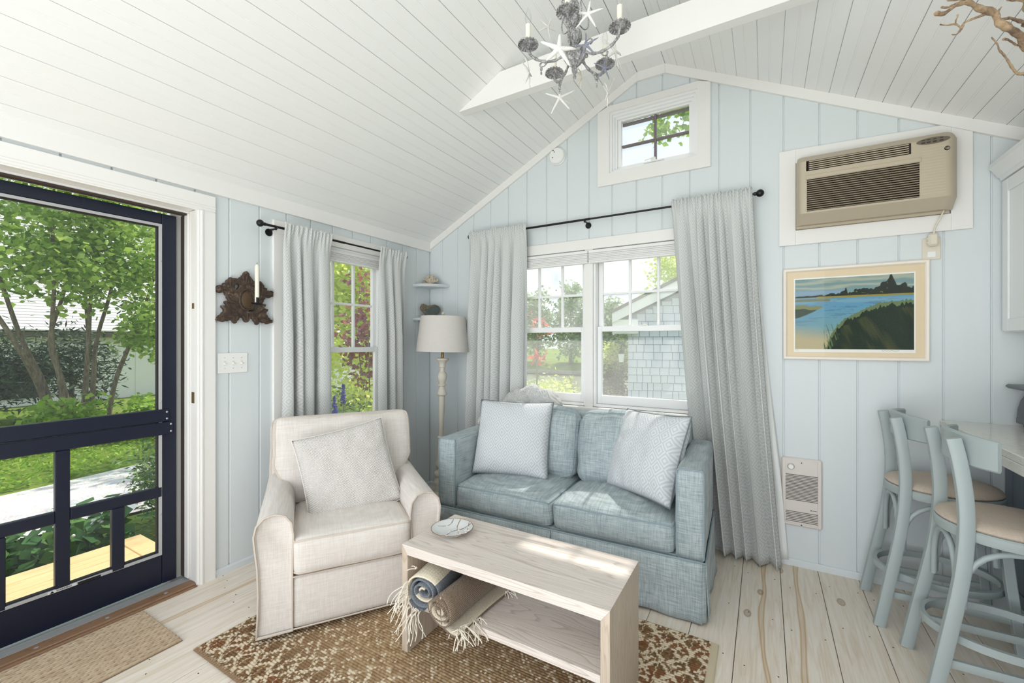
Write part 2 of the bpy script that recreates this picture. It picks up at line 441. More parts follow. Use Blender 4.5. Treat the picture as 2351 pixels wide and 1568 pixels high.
# floor: sub-floor plus planks
mb = MB(); mb.box(-WT, RW + WT, YB - WT, WT, -.12, -.02)
floor = tag(mb.build('floor', M['dark']), kind='structure', label='whitewashed wide pine plank floor')
e = [2.55 + .187 * k for k in range(-14, 9)]
e = [x for x in e if -.02 < x < RW]
e = [0.0] + e + [RW]
nailm = flat('old_nail_head', srgb(48, 36, 28), .6, .4)
for i, (a, b) in enumerate(zip(e[:-1], e[1:])):
    if b - a < .02: continue
    c = (a + b) / 2; h = (b - a) / 2 - .0013
    mb = MB(); z1 = -.0005 * (i % 3)
    mb.add([(-h, YB, -.02), (h, YB, -.02), (h, 0, -.02), (-h, 0, -.02), (-h, YB, z1 - .0012), (-h + .0012, YB, z1), (h - .0012, YB, z1), (h, YB, z1 - .0012),
            (-h, 0, z1 - .0012), (-h + .0012, 0, z1), (h - .0012, 0, z1), (h, 0, z1 - .0012)],
           [(0, 1, 2, 3), (0, 3, 8, 4), (4, 8, 9, 5), (5, 9, 10, 6), (6, 10, 11, 7), (7, 11, 2, 1), (0, 4, 5, 6, 7, 1), (3, 2, 11, 10, 9, 8)])
    pl = mb.build('floor_plank', M['floor'], floor); pl.location = (c, 0, 0); pl.color = ((1, 0, 0, 1) if (2.6 < c < 2.9 or i in (1, 5)) else (0, 0, 0, 1))
    nm = MB(); y = -.16 - .04 * (i % 4)
    while y > -3.2:
        for sx in (-.6, .62):
            x = sx * h + random.uniform(-.01, .01); yy = y + random.uniform(-.012, .012)
            nm.prism([(x + .0032 * math.cos(k * math.pi / 3), yy + .0032 * math.sin(k * math.pi / 3)) for k in range(6)], lambda u, v, d: (u, v, d), z1 - .001, z1 + .0004)
        y -= .405
    tag(nm.build('nail_heads', nailm, pl), kind='stuff')

# trims
def trimbox(name, mb, mat='trimw', label=None):
    return tag(mb.build(name, M[mat]), kind='structure', label=label)
mb = MB(); mb.box(0, .02, YB, 0, 2.143, 2.232); trimbox('trim_1', mb, label='white crown board along the left wall')
mb = MB(); mb.box(RW - .02, RW, YB, 0, 2.143, 2.232); trimbox('trim_2', mb, label='white crown board along the right wall')
def gable_trim(name, x0, x1, lab):
    mb = MB(); d = .062
    f = lambda x: min(EAVE + PITCH * x, FZ, EAVE + PITCH * (RW - x))
    n0, n1 = f(x0), f(x1)
    mb.prism([(x0, n0 - d), (x1, n1 - d), (x1, n1), (x0, n0)], lambda u, v, dd: (u, dd, v), -.019, 0); trimbox(name, mb, label=lab)
gable_trim('trim_3', 0.019, FX0 - .0005, 'white sloping gable trim on the left')
gable_trim('trim_4', FX0, FX1, 'short level white trim under the ridge')
gable_trim('trim_5', FX1 + .0005, RW - .02, 'white sloping gable trim on the right')
mb = MB(); mb.prism([(0, 0), (.012, 0), (.012, .030), (.006, .038), (0, .038)], lambda u, v, d: (d, -u, v), .012, 3.60)
trimbox('baseboard_back', mb, 'wall', 'low pale blue baseboard of the gable wall')
mb = MB(); mb.prism([(0, 0), (.012, 0), (.012, .030), (.006, .038), (0, .038)], lambda u, v, d: (u, d, v), -1.802, 0)
trimbox('baseboard_left', mb, 'wall', 'low pale blue baseboard of the left wall')

# collar beam
BY0, BY1, BZ0, BZ1 = -.904, -.85, 2.743, 2.898
xl = lambda z: (z - EAVE) / PITCH
mb = MB(); mb.prism([(xl(BZ0) + .002, BZ0), (RW - xl(BZ0) - .002, BZ0), (RW - xl(BZ1) - .002, BZ1), (xl(BZ1) + .002, BZ1)], lambda u, v, d: (u, d, v), BY0, BY1)
tag(mb.build('ceiling_beam', M['trimw']), kind='structure', label='white painted collar beam spanning the vaulted ceiling')

# ------------------------------------------------------------------ glass
def mat_glass(name, glare_haze=.05, tint=(1, 1, 1), gloss=.22):  # white translucent share stands in for glare washing over the view
    t = NT(name)
    tr = t.n('BsdfTransparent', None, Color=(*tint, 1)).outputs[0]
    gl = t.n('BsdfGlossy', None, Color=(1, 1, 1, 1), Roughness=.02).outputs[0]
    fr = t.n('Fresnel', None, IOR=t.math('SUBTRACT', 1.45, t.math('MULTIPLY', t.n('NewGeometry').outputs['Backfacing'], 1.45 - 1 / 1.45))).outputs[0]
    a = t.n('MixShader', None, i0=t.math('MULTIPLY', fr, gloss), i1=tr, i2=gl).outputs[0]
    tl = t.n('BsdfTranslucent', None, Color=(1, 1, 1, 1)).outputs[0]
    nz = t.noise(t.coord('Object'), 3.0, 4, .6)
    b = t.n('MixShader', None, i0=t.math('MULTIPLY', t.math('ADD', t.math('MULTIPLY', nz, .3), .85), glare_haze), i1=a, i2=tl).outputs[0]
    return t.done(b)
M['glass'] = mat_glass('window_glass', .07); M['picglass'] = mat_glass('picture_glazing', .0, gloss=.15)
M['hazyglass'] = mat_glass('glare_hazed_window_glass', .15)  # stronger painted-in glare haze for the double window

# ------------------------------------------------------------------ windows
def sash_window(name, fn, u0, u1, z0, z1, umunt, zmeet, zmunt, glass, label, stile=.035):
    """double hung unit; fn(u, d, z): d = depth behind the wall face"""
    root = thing(name, label=label, kind='structure')
    def bx(mb, a, b, d0, d1, c, e_): 
        p = [fn(a, d0, c), fn(b, d1, e_)]
        mb.cbox(p[0][0], p[1][0], p[0][1], p[1][1], p[0][2], p[1][2], .003)
    # frame jambs
    m_ = MB()
    bx(m_, u0, u0 + .016, .004, .105, z0, z1); bx(m_, u1 - .016, u1, .004, .105, z0, z1); bx(m_, u0 + .016, u1 - .016, .004, .105, z1 - .018, z1); bx(m_, u0 + .016, u1 - .016, .004, .11, z0, z0 + .02)
    m_.build('frame', M['sashw'], root)
    a, b = u0 + .017, u1 - .017
    def sash(nm, d0, d1, zz0, zz1, top_r, bot_r, munt_u, munt_z):
        sp = thing(nm); sp.parent = root
        for (p, q, r_, s_) in ((a, a + stile, zz0, zz1), (b - stile, b, zz0, zz1)):
            m2 = MB(); bx(m2, p, q, d0, d1, r_, s_); m2.build('stile', M['sashw'], sp)
        for (r_, s_) in ((zz0, zz0 + bot_r), (zz1 - top_r, zz1)):
            m2 = MB(); bx(m2, a + stile, b - stile, d0, d1, r_, s_); m2.build('rail', M['sashw'], sp)
        gu0, gu1, gz0, gz1 = a + stile, b - stile, zz0 + bot_r, zz1 - top_r
        dm = (d0 + d1) / 2
        for u in munt_u:
            m2 = MB(); bx(m2, u - .009, u + .009, dm - .012, dm + .012, gz0, gz1); m2.build('muntin', M['sashw'], sp)
        for z in munt_z:
            m2 = MB(); bx(m2, gu0, gu1, dm - .010, dm + .010, z - .009, z + .009); m2.build('muntin', M['sashw'], sp)
        us = [gu0] + list(munt_u) + [gu1]; zs = [gz0] + list(munt_z) + [gz1]
        for p, q in zip(us[:-1], us[1:]):
            for r_, s_ in zip(zs[:-1], zs[1:]):
                m2 = MB(); q0 = fn(p, dm - .0015, r_); q1 = fn(q, dm + .0015, s_)
                m2.box(q0[0], q1[0], q0[1], q1[1], q0[2], q1[2]); m2.build('pane', glass, sp)
        return sp
    sash('lower_sash', .040, .068, z0 + .021, zmeet + .018, .038, .062, (), ())
    sash('upper_sash', .070, .098, zmeet - .018, z1 - .019, .045, .034, umunt, zmunt)
    m2 = MB(); um = (a + b) / 2; z = zmeet + .018
    bx(m2, um - .028, um + .028, .044, .064, z, z + .006); bx(m2, um - .006, um + .022, .048, .060, z + .006, z + .014)
    m2.build('sash_lock', M['plasticw'], root)
    return root
fB = lambda u, d, z: (u, d, z)
fL = lambda u, d, z: (-d, -u, z)
sash_window('window_1', fL, .565, 1.385, .50, 2.0, (.79, .975, 1.16), 1.259, (1.604,), M['glass'], 'white double hung window in the left wall behind the armchair', .030)
sash_window('window_2', fB, .845, 1.512, .84, 2.0, (1.089, 1.291), 1.411, (1.676,), M['hazyglass'], 'left half of the double window behind the sofa', .034)
sash_window('window_3', fB, 1.572, 2.275, .84, 2.0, (1.822, 2.02), 1.414, (1.676,), M['hazyglass'], 'right half of the double window behind the sofa', .034)
mb = MB(); mb.box(1.512, 1.572, -.012, .105, .84, 2.0)
trimbox('trim_6', mb, label='white post between the two halves of the double window')
def casing(name, fn, u0, u1, z0, z1, w, label, t_=.018, legs=True, bottom=False, head=None):
    root = thing(name, label=label, kind='structure')
    head = head or w
    def bx(nm, a, b, c, d):
        m_ = MB(); p, q = fn(a, -t_, c), fn(b, .004, d); m_.cbox(p[0], q[0], p[1], q[1], p[2], q[2], .002); m_.build(nm, M['trimw'], root)
    if legs:
        bx('side_board', u0 - w, u0, z0, z1); bx('side_board', u1, u1 + w, z0, z1)
    bx('head_board', u0 - w, u1 + w, z1, z1 + head)
    if bottom: bx('bottom_board', u0 - w, u1 + w, z0 - w, z0)
    return root
casing('trim_7', fL, .565, 1.385, .46, 2.0, .088, 'white casing around the left wall window', head=.085)
casing('trim_8', fB, .845, 2.275, .80, 2.0, .085, 'white casing around the double window behind the sofa', head=.078)
mb = MB(); mb.cbox(.77, 2.35, -.045, .02, .80, .84, .006); trimbox('trim_9', mb, label='white window stool behind the sofa')
mb = MB(); mb.cbox(-.02, .045, -1.47, -.48, .46, .50, .006); trimbox('trim_10', mb, label='white window stool behind the armchair')

# high awning window
root = thing('window_4', label='small four pane awning window high in the gable', kind='structure')
def bxm(nm, x0, x1, y0, y1, z0, z1, mat='trimw', c=.002, par=None):
    m_ = MB(); m_.cbox(x0, x1, y0, y1, z0, z1, c); return m_.build(nm, M[mat], par or root)
ox0, ox1, oz0, oz1 = 1.70, 2.285, 2.53, 2.965
casz = 3.012
for (a, b, c, d) in ((1.613, 1.70, 2.445, casz), (2.285, 2.362, 2.445, casz), (1.70, 2.285, 2.445, 2.53), (1.70, 2.285, 2.965, casz)):
    pass
def board_poly(nm, poly, t0=-.020, t1=.0):
    m_ = MB(); m_.prism(poly, lambda u, v, d: (u, d, v), t0, t1); m_.build(nm, M['trimw'], root)
under = lambda x: min(EAVE + PITCH * x, FZ, EAVE + PITCH * (RW - x)) - .0635
board_poly('side_board', [(1.613, 2.445), (1.70, 2.445), (1.70, min(casz, under(1.70))), (1.613, min(casz, under(1.613)))])
board_poly('side_board', [(2.285, 2.445), (2.362, 2.445), (2.362, min(casz, under(2.362))), (2.285, min(casz, under(2.285)))])
board_poly('bottom_board', [(1.70, 2.445), (2.285, 2.445), (2.285, 2.53), (1.70, 2.53)])
board_poly('head_board', [(1.70, 2.965), (2.285, 2.965), (2.285, 3.012), (1.70, 3.012)])
for k, (g, dd) in enumerate(((0, -.008), (.014, .012), (.028, .030))):
    m_ = MB(); x0, x1, z0, z1 = ox0 + g, ox1 - g, oz0 + g, oz1 - g; w = .014
    y0, y1 = dd, .1
    m_.box(x0, x0 + w, y0, y1, z0, z1); m_.box(x1 - w, x1, y0, y1, z0, z1); m_.box(x0 + w, x1 - w, y0, y1, z1 - w, z1); m_.box(x0 + w, x1 - w, y0, y1, z0, z0 + w)
    m_.build('jamb', M['sashw'], root)
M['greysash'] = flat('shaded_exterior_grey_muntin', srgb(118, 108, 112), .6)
sx0, sx1, sz0, sz1 = 1.742, 2.243, 2.572, 2.923
for (a, b, c, d) in ((sx0, sx0 + .025, sz0, sz1), (sx1 - .018, sx1, sz0, sz1), (sx0 + .025, sx1 - .018, sz1 - .012, sz1), (sx0 + .025, sx1 - .018, sz0, sz0 + .014)):
    bxm('sash_frame', a, b, .045, .075, c, d, 'sashw')
bxm('muntin', 1.993, 2.009, .062, .088, sz0 + .014, sz1 - .012, 'greysash'); bxm('muntin', sx0 + .025, 1.993, .062, .088, 2.728, 2.743, 'greysash'); bxm('muntin', 2.009, sx1 - .018, .062, .088, 2.728, 2.743, 'greysash')
bxm('screen_bar', sx0 + .025, sx1 - .018, .080, .095, sz1 - .035, sz1 - .013, 'greysash')
for (a, b) in ((sx0 + .025, 1.993), (2.009, sx1 - .018)):
    for (c, d) in ((sz0 + .014, 2.728), (2.743, sz1 - .012)):
        m_ = MB(); m_.box(a, b, .069, .072, c, d); m_.build('pane', M['glass'], root)
m_ = MB(); m_.cbox(1.935, 2.065, .006, .03, 2.560, 2.570, .002); m_.cbox(1.985, 2.015, .0, .02, 2.566, 2.590, .003); m_.tube([(2.0, -.004, 2.580), (1.97, -.012, 2.574), (1.945, -.012, 2.570)], .004, 6)
m_.build('crank', M['plasticw'], root)

# ------------------------------------------------------------------ door: casing, jamb, threshold, screen door
root = thing('trim_11', label='white moulded casing of the doorway', kind='structure')
YD0, YD1, ZD = -1.892, -2.87, 2.037
def cprof(nm, poly, fn, d0, d1):
    m_ = MB(); m_.prism(poly, fn, d0, d1); m_.build(nm, M['trimw'], root)
prof = [(0, 0), (.014, 0), (.014, .006), (.019, .010), (.019, .018), (.024, .022), (.024, .030), (.019, .034), (.019, .092), (0, .092)]
m_ = MB(); m_.prism(prof, lambda u, v, d: (u, YD0 + v - .004, d), 0, ZD - .004); m_.build('side_board', M['trimw'], root)
m_ = MB(); m_.prism(prof, lambda u, v, d: (u, YD1 - v + .004, d), 0, ZD - .004); m_.build('side_board', M['trimw'], root)
m_ = MB(); m_.prism(prof, lambda u, v, d: (u, d, ZD + v - .004), YD1 - .088, YD0 + .088); m_.build('head_board', M['trimw'], root)
root = thing('trim_12', label='white door jamb with brown weatherstrip', kind='structure')
for s_, yj in ((1, YD0), (-1, YD1)):
    bxm('jamb', -.20, .002, yj, yj + s_ * .02, 0, ZD, 'trimw')
    bxm('jamb_stop', -.108, -.068, yj - s_ * .010, yj, .02, ZD - .014, 'trimw'); bxm('outer_stop', -.215, -.158, yj - s_ * .055, yj, -.03, ZD - .014, 'trimw')
    bxm('weatherstrip', -.1435, -.1085, yj - s_ * .012, yj - s_ * .0002, .02, ZD - .02, 'brownstrip', .0005)
bxm('jamb', -.20, .002, YD1, YD0, ZD, ZD + .02, 'trimw')
bxm('jamb_stop', -.16, -.075, YD1, YD0, ZD - .014, ZD, 'trimw')
bxm('weatherstrip', -.110, -.07, YD1 + .014, YD0 - .014, ZD - .024, ZD - .0145, 'brownstrip', .001)
bxm('strike_plate', -.045, -.015, YD0 - .002, YD0, .985, 1.045, 'brass', .0005)
bxm('strike_plate', -.040, -.018, YD0 - .002, YD0, 1.50, 1.53, 'brass', .0005)
root = thing('trim_13', label='ribbed metal and brown wood threshold under the door', kind='structure')
bxm('wood_sill', -.055, .012, YD1 + .002, YD0 - .002, -.018, .016, 'sillwood', .004)
bxm('wood_step', .0125, .026, YD1 + .002, YD0 - .002, -.005, .008, 'sillwood', .003)
bxm('metal_plate', -.22, -.0555, YD1 + .002, YD0 - .002, -.03, .010, 'threshalu', .002)
for k in range(7):
    bxm('rib', -.118 + k * .009, -.113 + k * .009, YD1 + .004, YD0 - .004, .0102, .0135, 'threshalu', .001)
for yy in (-2.02, -2.25, -2.48, -2.71):
    m_ = MB(); m_.ball((-.022, yy, .016), .009, 10, 6, (1, 1, .25)); m_.build('screw_head', M['threshalu'], root, 60)

door = thing('door_1', label='navy blue screen door with a barred lower panel', kind='structure')
dx0, dx1 = -.155, -.125
def db(nm, y0, y1, z0, z1, par=None, x0=dx0, x1=dx1, mat='navy', c=.003):
    m_ = MB(); m_.cbox(x0, x1, y0, y1, z0, z1, c); return m_.build(nm, M[mat], par or door)
DR, DL, DT, DB_ = -1.931, -2.825, 2.007, .022
db('stile', DR - .066, DR, DB_, DT); db('stile', DL, DL + .066, DB_, DT)
db('rail', DL + .0665, DR - .0665, 1.950, DT); db('rail', DL + .0665, DR - .0665, DB_, .178)
db('rail', -2.800, -1.968, .892, .958, x0=-.150, x1=-.112); db('rail', -2.815, -1.950, .822, .8885, x0=-.150, x1=-.112)
yc = -2.376
db('bar', yc - .0245, yc + .0245, .179, .8215, x0=-.150, x1=-.120); db('bar', DL + .0665, yc - .025, .490, .545, x0=-.150, x1=-.120); db('bar', yc + .025, DR - .0665, .490, .545, x0=-.150, x1=-.120)
db('bar', -2.204, -2.154, .179, .4895, x0=-.150, x1=-.120); db('bar', 2 * yc + 2.154, 2 * yc + 2.204, .179, .4895, x0=-.150, x1=-.120)
# aluminium screen frame and mesh
fr0, fr1 = -.160, -.1205
sy0, sy1 = DL + .067, DR - .067
for (a, b, c, d) in ((sy1 - .014, sy1, .179, 1.949), (sy0, sy0 + .014, .179, 1.949), (sy0 + .014, sy1 - .014, 1.935, 1.949), (sy0 + .014, sy1 - .014, .179, .193)):
    db('screen_frame', a, b, c, d, x0=fr0, x1=-.1205, mat='alu', c=.001)
for (a, b, c, d) in ((sy1 - .020, sy1 - .0142, .195, 1.930), (sy0 + .014, sy1 - .014, 1.929, 1.9345), (sy0 + .014, sy1 - .014, .1935, .199)):
    db('spline', a, b, c, d, x0=-.152, x1=-.128, mat='blackrub', c=.001)
t = NT('insect_screen_mesh')
tr = t.n('BsdfTransparent', None, Color=(1, 1, 1, 1)).outputs[0]
df = t.n('BsdfDiffuse', None, Color=(.30, .31, .33, 1)).outputs[0]
M['screen'] = t.done(t.n('MixShader', None, i0=.06, i1=tr, i2=df).outputs[0])
db('screen', sy0 + .014, sy1 - .014, .193, 1.935, x0=-.1462, x1=-.1452, mat='screen', c=.0001)
for zz in (1.75, 1.0, .4):
    m_ = MB(); m_.ball((-.120, sy1 - .007, zz), .0045, 8, 6); m_.build('screw_head', M['alu'], door, 60)
for (yy, zz) in ((-1.980, .943), (-1.980, .907), (-1.962, .875), (-1.962, .837)):
    m_ = MB(); m_.ball((-.112, yy, zz), .005, 8, 6, (.4, 1, 1)); m_.build('screw_head', M['alu'], door, 60)
# warning sticker on the lower frame
M['stick'] = flat('white_sticker', srgb(220, 220, 220), .5); M['ink'] = flat('black_print', srgb(15, 15, 15), .6)
st = db('warning_sticker', -2.425, -2.330, .1800, .1925, x0=-.1200, x1=-.1195, mat='stick', c=.0001)
tx = text_mesh('lettering', 'WARNING', .0105, M['ink'], st, bold=True)
tx.location = (-.1192, -2.372, .1862); tx.rotation_euler = (R(90), 0, R(90))
m_ = MB(); m_.prism([(-2.418, .1815), (-2.404, .1815), (-2.411, .1915)], lambda u, v, d: (d, u, v), -.1195, -.1191); m_.build('warning_symbol', M['ink'], st)
db('label_plate', -2.326, -2.245, .1800, .1905, x0=-.1200, x1=-.1195, mat='ink', c=.0001)

# ------------------------------------------------------------------ curtains and rods
def mat_curtain(name, c, c2, period=.062, rings=5.0, tl=.18):
    t = NT(name)
    uv = t.n('TexCoord').outputs['UV']
    s = t.n('SeparateXYZ', None, Vector=uv).outputs
    tri = lambda x, p: t.math('ABSOLUTE', t.math('SUBTRACT', t.math('FRACT', t.math('DIVIDE', x, p)), .5))
    d = t.math('ADD', tri(s[0], period), tri(s[1], period * 1.25))
    w = t.math('SINE', t.math('MULTIPLY', d, rings * 2 * math.pi))
    line = t.math('MULTIPLY', t.math('ADD', w, .35), 1.4, True)
    th = t.noise(t.n('Mapping', None, Vector=uv, Scale=(900, 120, 1)).outputs[0], 1.0, 2)
    col = t.mix(t.math('ADD', t.math('MULTIPLY', line, .8), t.math('MULTIPLY', t.math('SUBTRACT', th, .5), .6), True), c2, c)
    b = t.bsdf(col, .9, spec=.1, sheen=.1, normal=t.bump(t.math('ADD', line, th), .25, .001))
    tlu = t.n('BsdfTranslucent', None, Color=col).outputs[0]
    return t.done(t.n('MixShader', None, i0=tl, i1=b, i2=tlu).outputs[0])
M['curtain'] = mat_curtain('grey_diamond_woven_curtain', srgb(222, 223, 221), srgb(200, 203, 202), .066, 4.0, .06)
M['lining'] = flat('white_curtain_lining', srgb(238, 240, 238), .9)
def curtain(name, fn, u_top, u_bot, z_top, z_bot, folds, label, seed=0, depth=.035, bias=None, nu=170, nv=56, hem=None, pocket=.03, curve=1.0, fp=None):
    """fn(u, d, z): d = distance out from the wall face. u_top/u_bot = (left, right)"""
    rnd = random.Random(seed)
    fp = np.array(fp) if fp is not None else np.array(sorted([0] + [min(.985, max(.015, (k + .5 + rnd.uniform(-.3, .3)) / folds)) for k in range(folds)] + [1]))
    ph = np.linspace(0, len(fp) - 1, len(fp)) * math.pi
    amp = np.array([rnd.uniform(.45, 1.0) for _ in fp])
    us = np.linspace(0, 1, nu + 1)
    PH = np.interp(us, fp, ph); AM = np.interp(us, fp, amp)
    rows = []; uvs = []
    zh = z_top + pocket                    # ruffled heading above the rod
    width = abs(u_top[1] - u_top[0]) * 1.9
    zs = np.concatenate([np.linspace(zh, z_top - .03, 7), np.linspace(z_top - .06, z_bot, nv - 6)])
    for z in zs:
        t_ = (zh - z) / (zh - z_bot)
        k = t_ ** curve
        a = u_top[0] * (1 - k) + u_bot[0] * k; b = u_top[1] * (1 - k) + u_bot[1] * k
        gather = np.sin(us * folds * 2 * math.pi * 3.1 + 1.3 * np.sin(us * 9)) * .009 * math.exp(-t_ * 14)
        wave = np.sin(PH + .25 * math.sin(3 * t_ + seed)) * AM
        grow = min(1.0, .25 + t_ * 2.2)
        top = math.exp(-((t_ * (zh - z_bot)) / .10) ** 2)
        d = .088 + depth * grow * (np.sign(wave) * np.abs(wave) ** .8) * (1 - .75 * top) + (gather + .022) * top
        if abs(z - z_top) < .05: d = np.clip(d, .0905, .13)
        uu = a + (b - a) * us + .36 * abs(b - a) / len(fp) * grow * (1 - .6 * top) * np.sin(2 * PH + .6) * AM * (1 if abs(b - a) > .2 else .6)
        zz = np.full_like(us, z)
        if z == zs[0]: zz = zz + .007 * np.sin(us * folds * 15 + seed)
        if hem is not None and z == zs[-1]: zz = zz + np.interp(us, [0, 1], hem)
        rows.append(np.array([fn(u, dd, z3) for u, dd, z3 in zip(uu, d, zz)]))
        uvs.append(np.stack([us * width, np.full_like(us, z)], 1))
    P = np.array(rows); m_ = MB(); m_.grid(P, nu, len(zs) - 1)
    root = thing(name, loc=P.reshape(-1, 3).mean(0) * [1, 1, 0] + [0, 0, z_bot], label=label, cat='curtain', group='grey woven curtains')
    L = np.array(root.location)
    m_.v = [tuple(np.array(v) - L) for v in m_.v]
    o = m_.build('panel', M['curtain'], root, 180, fixn=False, uv=np.concatenate(uvs))
    sd = o.modifiers.new('thickness', 'SOLIDIFY'); sd.thickness = .0025; sd.offset = 0
    return root
gB = lambda u, d, z: (u, -d, z)
gL = lambda u, d, z: (d, -u, z)
curtain('curtain', gB, (.522, 1.062), (.455, 1.03), 2.205, .03, 8, 'gathered grey diamond curtain between the floor lamp and the double window', 3, .056, fp=[0, .10, .21, .29, .34, .41, .46, .52, .57, .70, .76, .90, 1])
cr = curtain('curtain', gB, (2.139, 2.596), (2.315, 2.742), 2.205, .012, 7, 'long grey diamond curtain to the right of the sofa', 5, .058, fp=[0, .16, .29, .37, .43, .52, .57, .63, .69, .84, .92, 1], hem=(.02, -.008), curve=1.25)
# white lining peeping out along its outer edge
us = np.linspace(0, 1, 9); rows = []
for z in np.linspace(1.75, .03, 30):
    k = ((2.235 - z) / 2.22) ** 1.25
    b = 2.596 * (1 - k) + 2.742 * k
    w = .006 + .035 * max(0, min(1, (1.75 - z) / 1.2))
    rows.append([(b - .05 + (w + .05) * u - cr.location.x, -.022 - .008 * math.sin(5 * u + 6 * z) - cr.location.y, z - cr.location.z) for u in us])
mb = MB(); mb.grid(np.array(rows), 8, 29); lin = mb.build('lining', M['lining'], cr, 180, fixn=False)
sd = lin.modifiers.new('thickness', 'SOLIDIFY'); sd.thickness = .002
curtain('curtain', gL, (1.457, 1.118), (1.455, 1.128), 2.024, .03, 4, 'grey diamond curtain to the left of the side window', 8, .050, fp=[0, .14, .27, .33, .41, .62, .74, 1], nu=120)
curtain('curtain', gL, (.690, .412), (.675, .395), 2.024, .03, 3, 'narrow grey diamond curtain to the right of the side window', 9, .046, fp=[0, .20, .36, .47, .60, .82, 1], nu=100)
def rod(name, fn, u0, u1, z, brk, label, r=.0085, ballr=.022):
    root = thing(name, loc=fn((u0 + u1) / 2, .078, z), label=label, cat='curtain rod')
    L = Vector(root.location); q = lambda u, d, zz: Vector(fn(u, d, zz)) - L
    m_ = MB(); m_.tube([q(u0, .078, z), q((u0 + u1) / 2, .078, z)], r, 12); m_.tube([q((u0 + u1) / 2 - .01 * (1 if u1 > u0 else -1), .078, z), q(u1, .078, z)], r * .82, 12)
    m_.build('rod', M['black'], root, 40)
    for u, s_ in ((u0, -1), (u1, 1)):
        sg = s_ * (1 if u1 > u0 else -1)
        m_ = MB(); m_.tube([q(u, .078, z), q(u + sg * .012, .078, z)], ballr * .5, 12); m_.ball(q(u + sg * (.010 + ballr), .078, z), ballr, 16, 12); m_.build('finial', M['black'], root, 50)
    for u in brk:
        m_ = MB(); m_.tube([q(u, .0, z - .012), q(u, .078, z - .012)], .006, 8)
        m_.tube([q(u, .078 - .012, z - .012), q(u, .078, z - .016), q(u, .078 + .013, z - .004)], .006, 8)
        a = q(u, 0.0, z - .025); b = q(u, .004, z - .025)
        m_.tube([a, b], .023, 16); m_.build('bracket', M['black'], root, 40)
    return root
rod('curtain_rod', gB, .545, 2.605, 2.205, (.60, 1.535, 2.56), 'long black curtain rod with ball ends above the double window')
rod('curtain_rod', gL, 1.560, .430, 2.024, (1.495, .50), 'short black curtain rod above the side window', .008, .021)

# ------------------------------------------------------------------ shades drawn up at the top of the windows
M['shade'] = paint('white_woven_shade', srgb(240, 239, 238), .7, .06, .4, 90, (.02, .02, 1))
def shade(name, fn, u0, u1, z0, z1, d, label):
    root = thing(name, loc=fn((u0 + u1) / 2, 0, z0), label=label, cat='window shade', group='raised window shades')
    L = Vector(root.location)
    def bx(nm, dd0, dd1, a, b, c=.003):
        p, q = Vector(fn(u0, dd0, a)) - L, Vector(fn(u1, dd1, b)) - L
        m_ = MB(); m_.cbox(p.x, q.x, p.y, q.y, p.z, q.z, c); m_.build(nm, M['shade'], root)
    bx('head_rail', d - .004, d + .030, z1 - .022, z1)
    n = 5; h = (z1 - .023 - z0 - .014) / n
    for k in range(n):
        bx('pleat', d - .004 + .002 * (k % 2), d + .028, z0 + .014 + k * h + .0006, z0 + .014 + (k + 1) * h - .0006, .004)
    bx('bottom_rail', d - .006, d + .030, z0, z0 + .0135, .004)
hB = lambda u, d, z: (u, d, z); hL = lambda u, d, z: (-d, -u, z)
shade('window_shade', hL, .583, 1.367, 1.897, 1.982, .006, 'white shade drawn up at the top of the side window')
shade('window_shade', hB, .863, 1.540, 1.895, 1.990, -.030, 'white shade drawn up over the left half of the double window')
shade('window_shade', hB, 1.546, 2.257, 1.895, 1.990, -.030, 'white shade drawn up over the right half of the double window')

# ------------------------------------------------------------------ corner shelves, coral, stone
def corner_shelf(z, label):
    r = .235
    pts = [(.004, -.004)] + [(.004 + r * math.sin(a) , -.004 - r * math.cos(a)) for a in np.linspace(0, math.pi / 2, 17)]
    pts = [(.004, -.004)] + [(max(.004, r * math.cos(a)), min(-.004, -r * math.sin(a))) for a in np.linspace(0, math.pi / 2, 17)]
    prof = [(0, 1.0), (.004, .985)]
    m_ = MB(); rings = []
    for zz, s_ in ((-.016, .955), (-.012, .965), (0, 1.0), (.004, 1.0), (.006, .985)):
        rings.append([(.004 + (x - .004) * s_, -.004 + (y + .004) * s_, zz) for x, y in pts])
    m_.loft(rings); o = m_.build('corner_shelf', M['wall'], None, 30); o.location = (0, 0, z)
    return tag(o, label, 'shelf', 'quarter round corner shelves')
corner_shelf(1.818, 'upper quarter round corner shelf holding the white coral')
corner_shelf(1.522, 'lower quarter round corner shelf holding the dark green stone')
M['coral'] = paint('bleached_coral', srgb(232, 218, 196), .9, .35, .8, 120, (1, 1, 1))
rnd = random.Random(4); m_ = MB()
for k in range(34):
    a = rnd.uniform(0, 2 * math.pi); rr = rnd.uniform(.01, .062); el = rnd.uniform(.25, 1.35)
    b = Vector((rr * .35 * math.cos(a), rr * .25 * math.sin(a), .006))
    tip = Vector((.075 * math.cos(a) * math.cos(el), .048 * math.sin(a) * math.cos(el), .010 + .062 * math.sin(el) * rnd.uniform(.75, 1.1)))
    mid = b.lerp(tip, .55) + Vector((rnd.uniform(-.006, .006), rnd.uniform(-.006, .006), rnd.uniform(0, .006)))
    m_.tube([b, mid, tip], [.006, .0075, .0085], 6)
    for j in range(3):
        t2 = tip + Vector((rnd.uniform(-.012, .012), rnd.uniform(-.012, .012), rnd.uniform(-.002, .012)))
        m_.tube([mid.lerp(tip, .7), t2], [.0055, .0075], 6); m_.ball(t2, .008, 6, 5)
o = m_.build('coral', M['coral'], None, 60); o.location = (.090, -.095, 1.822)
tag(o, 'piece of bleached branching coral on the upper corner shelf', 'coral')
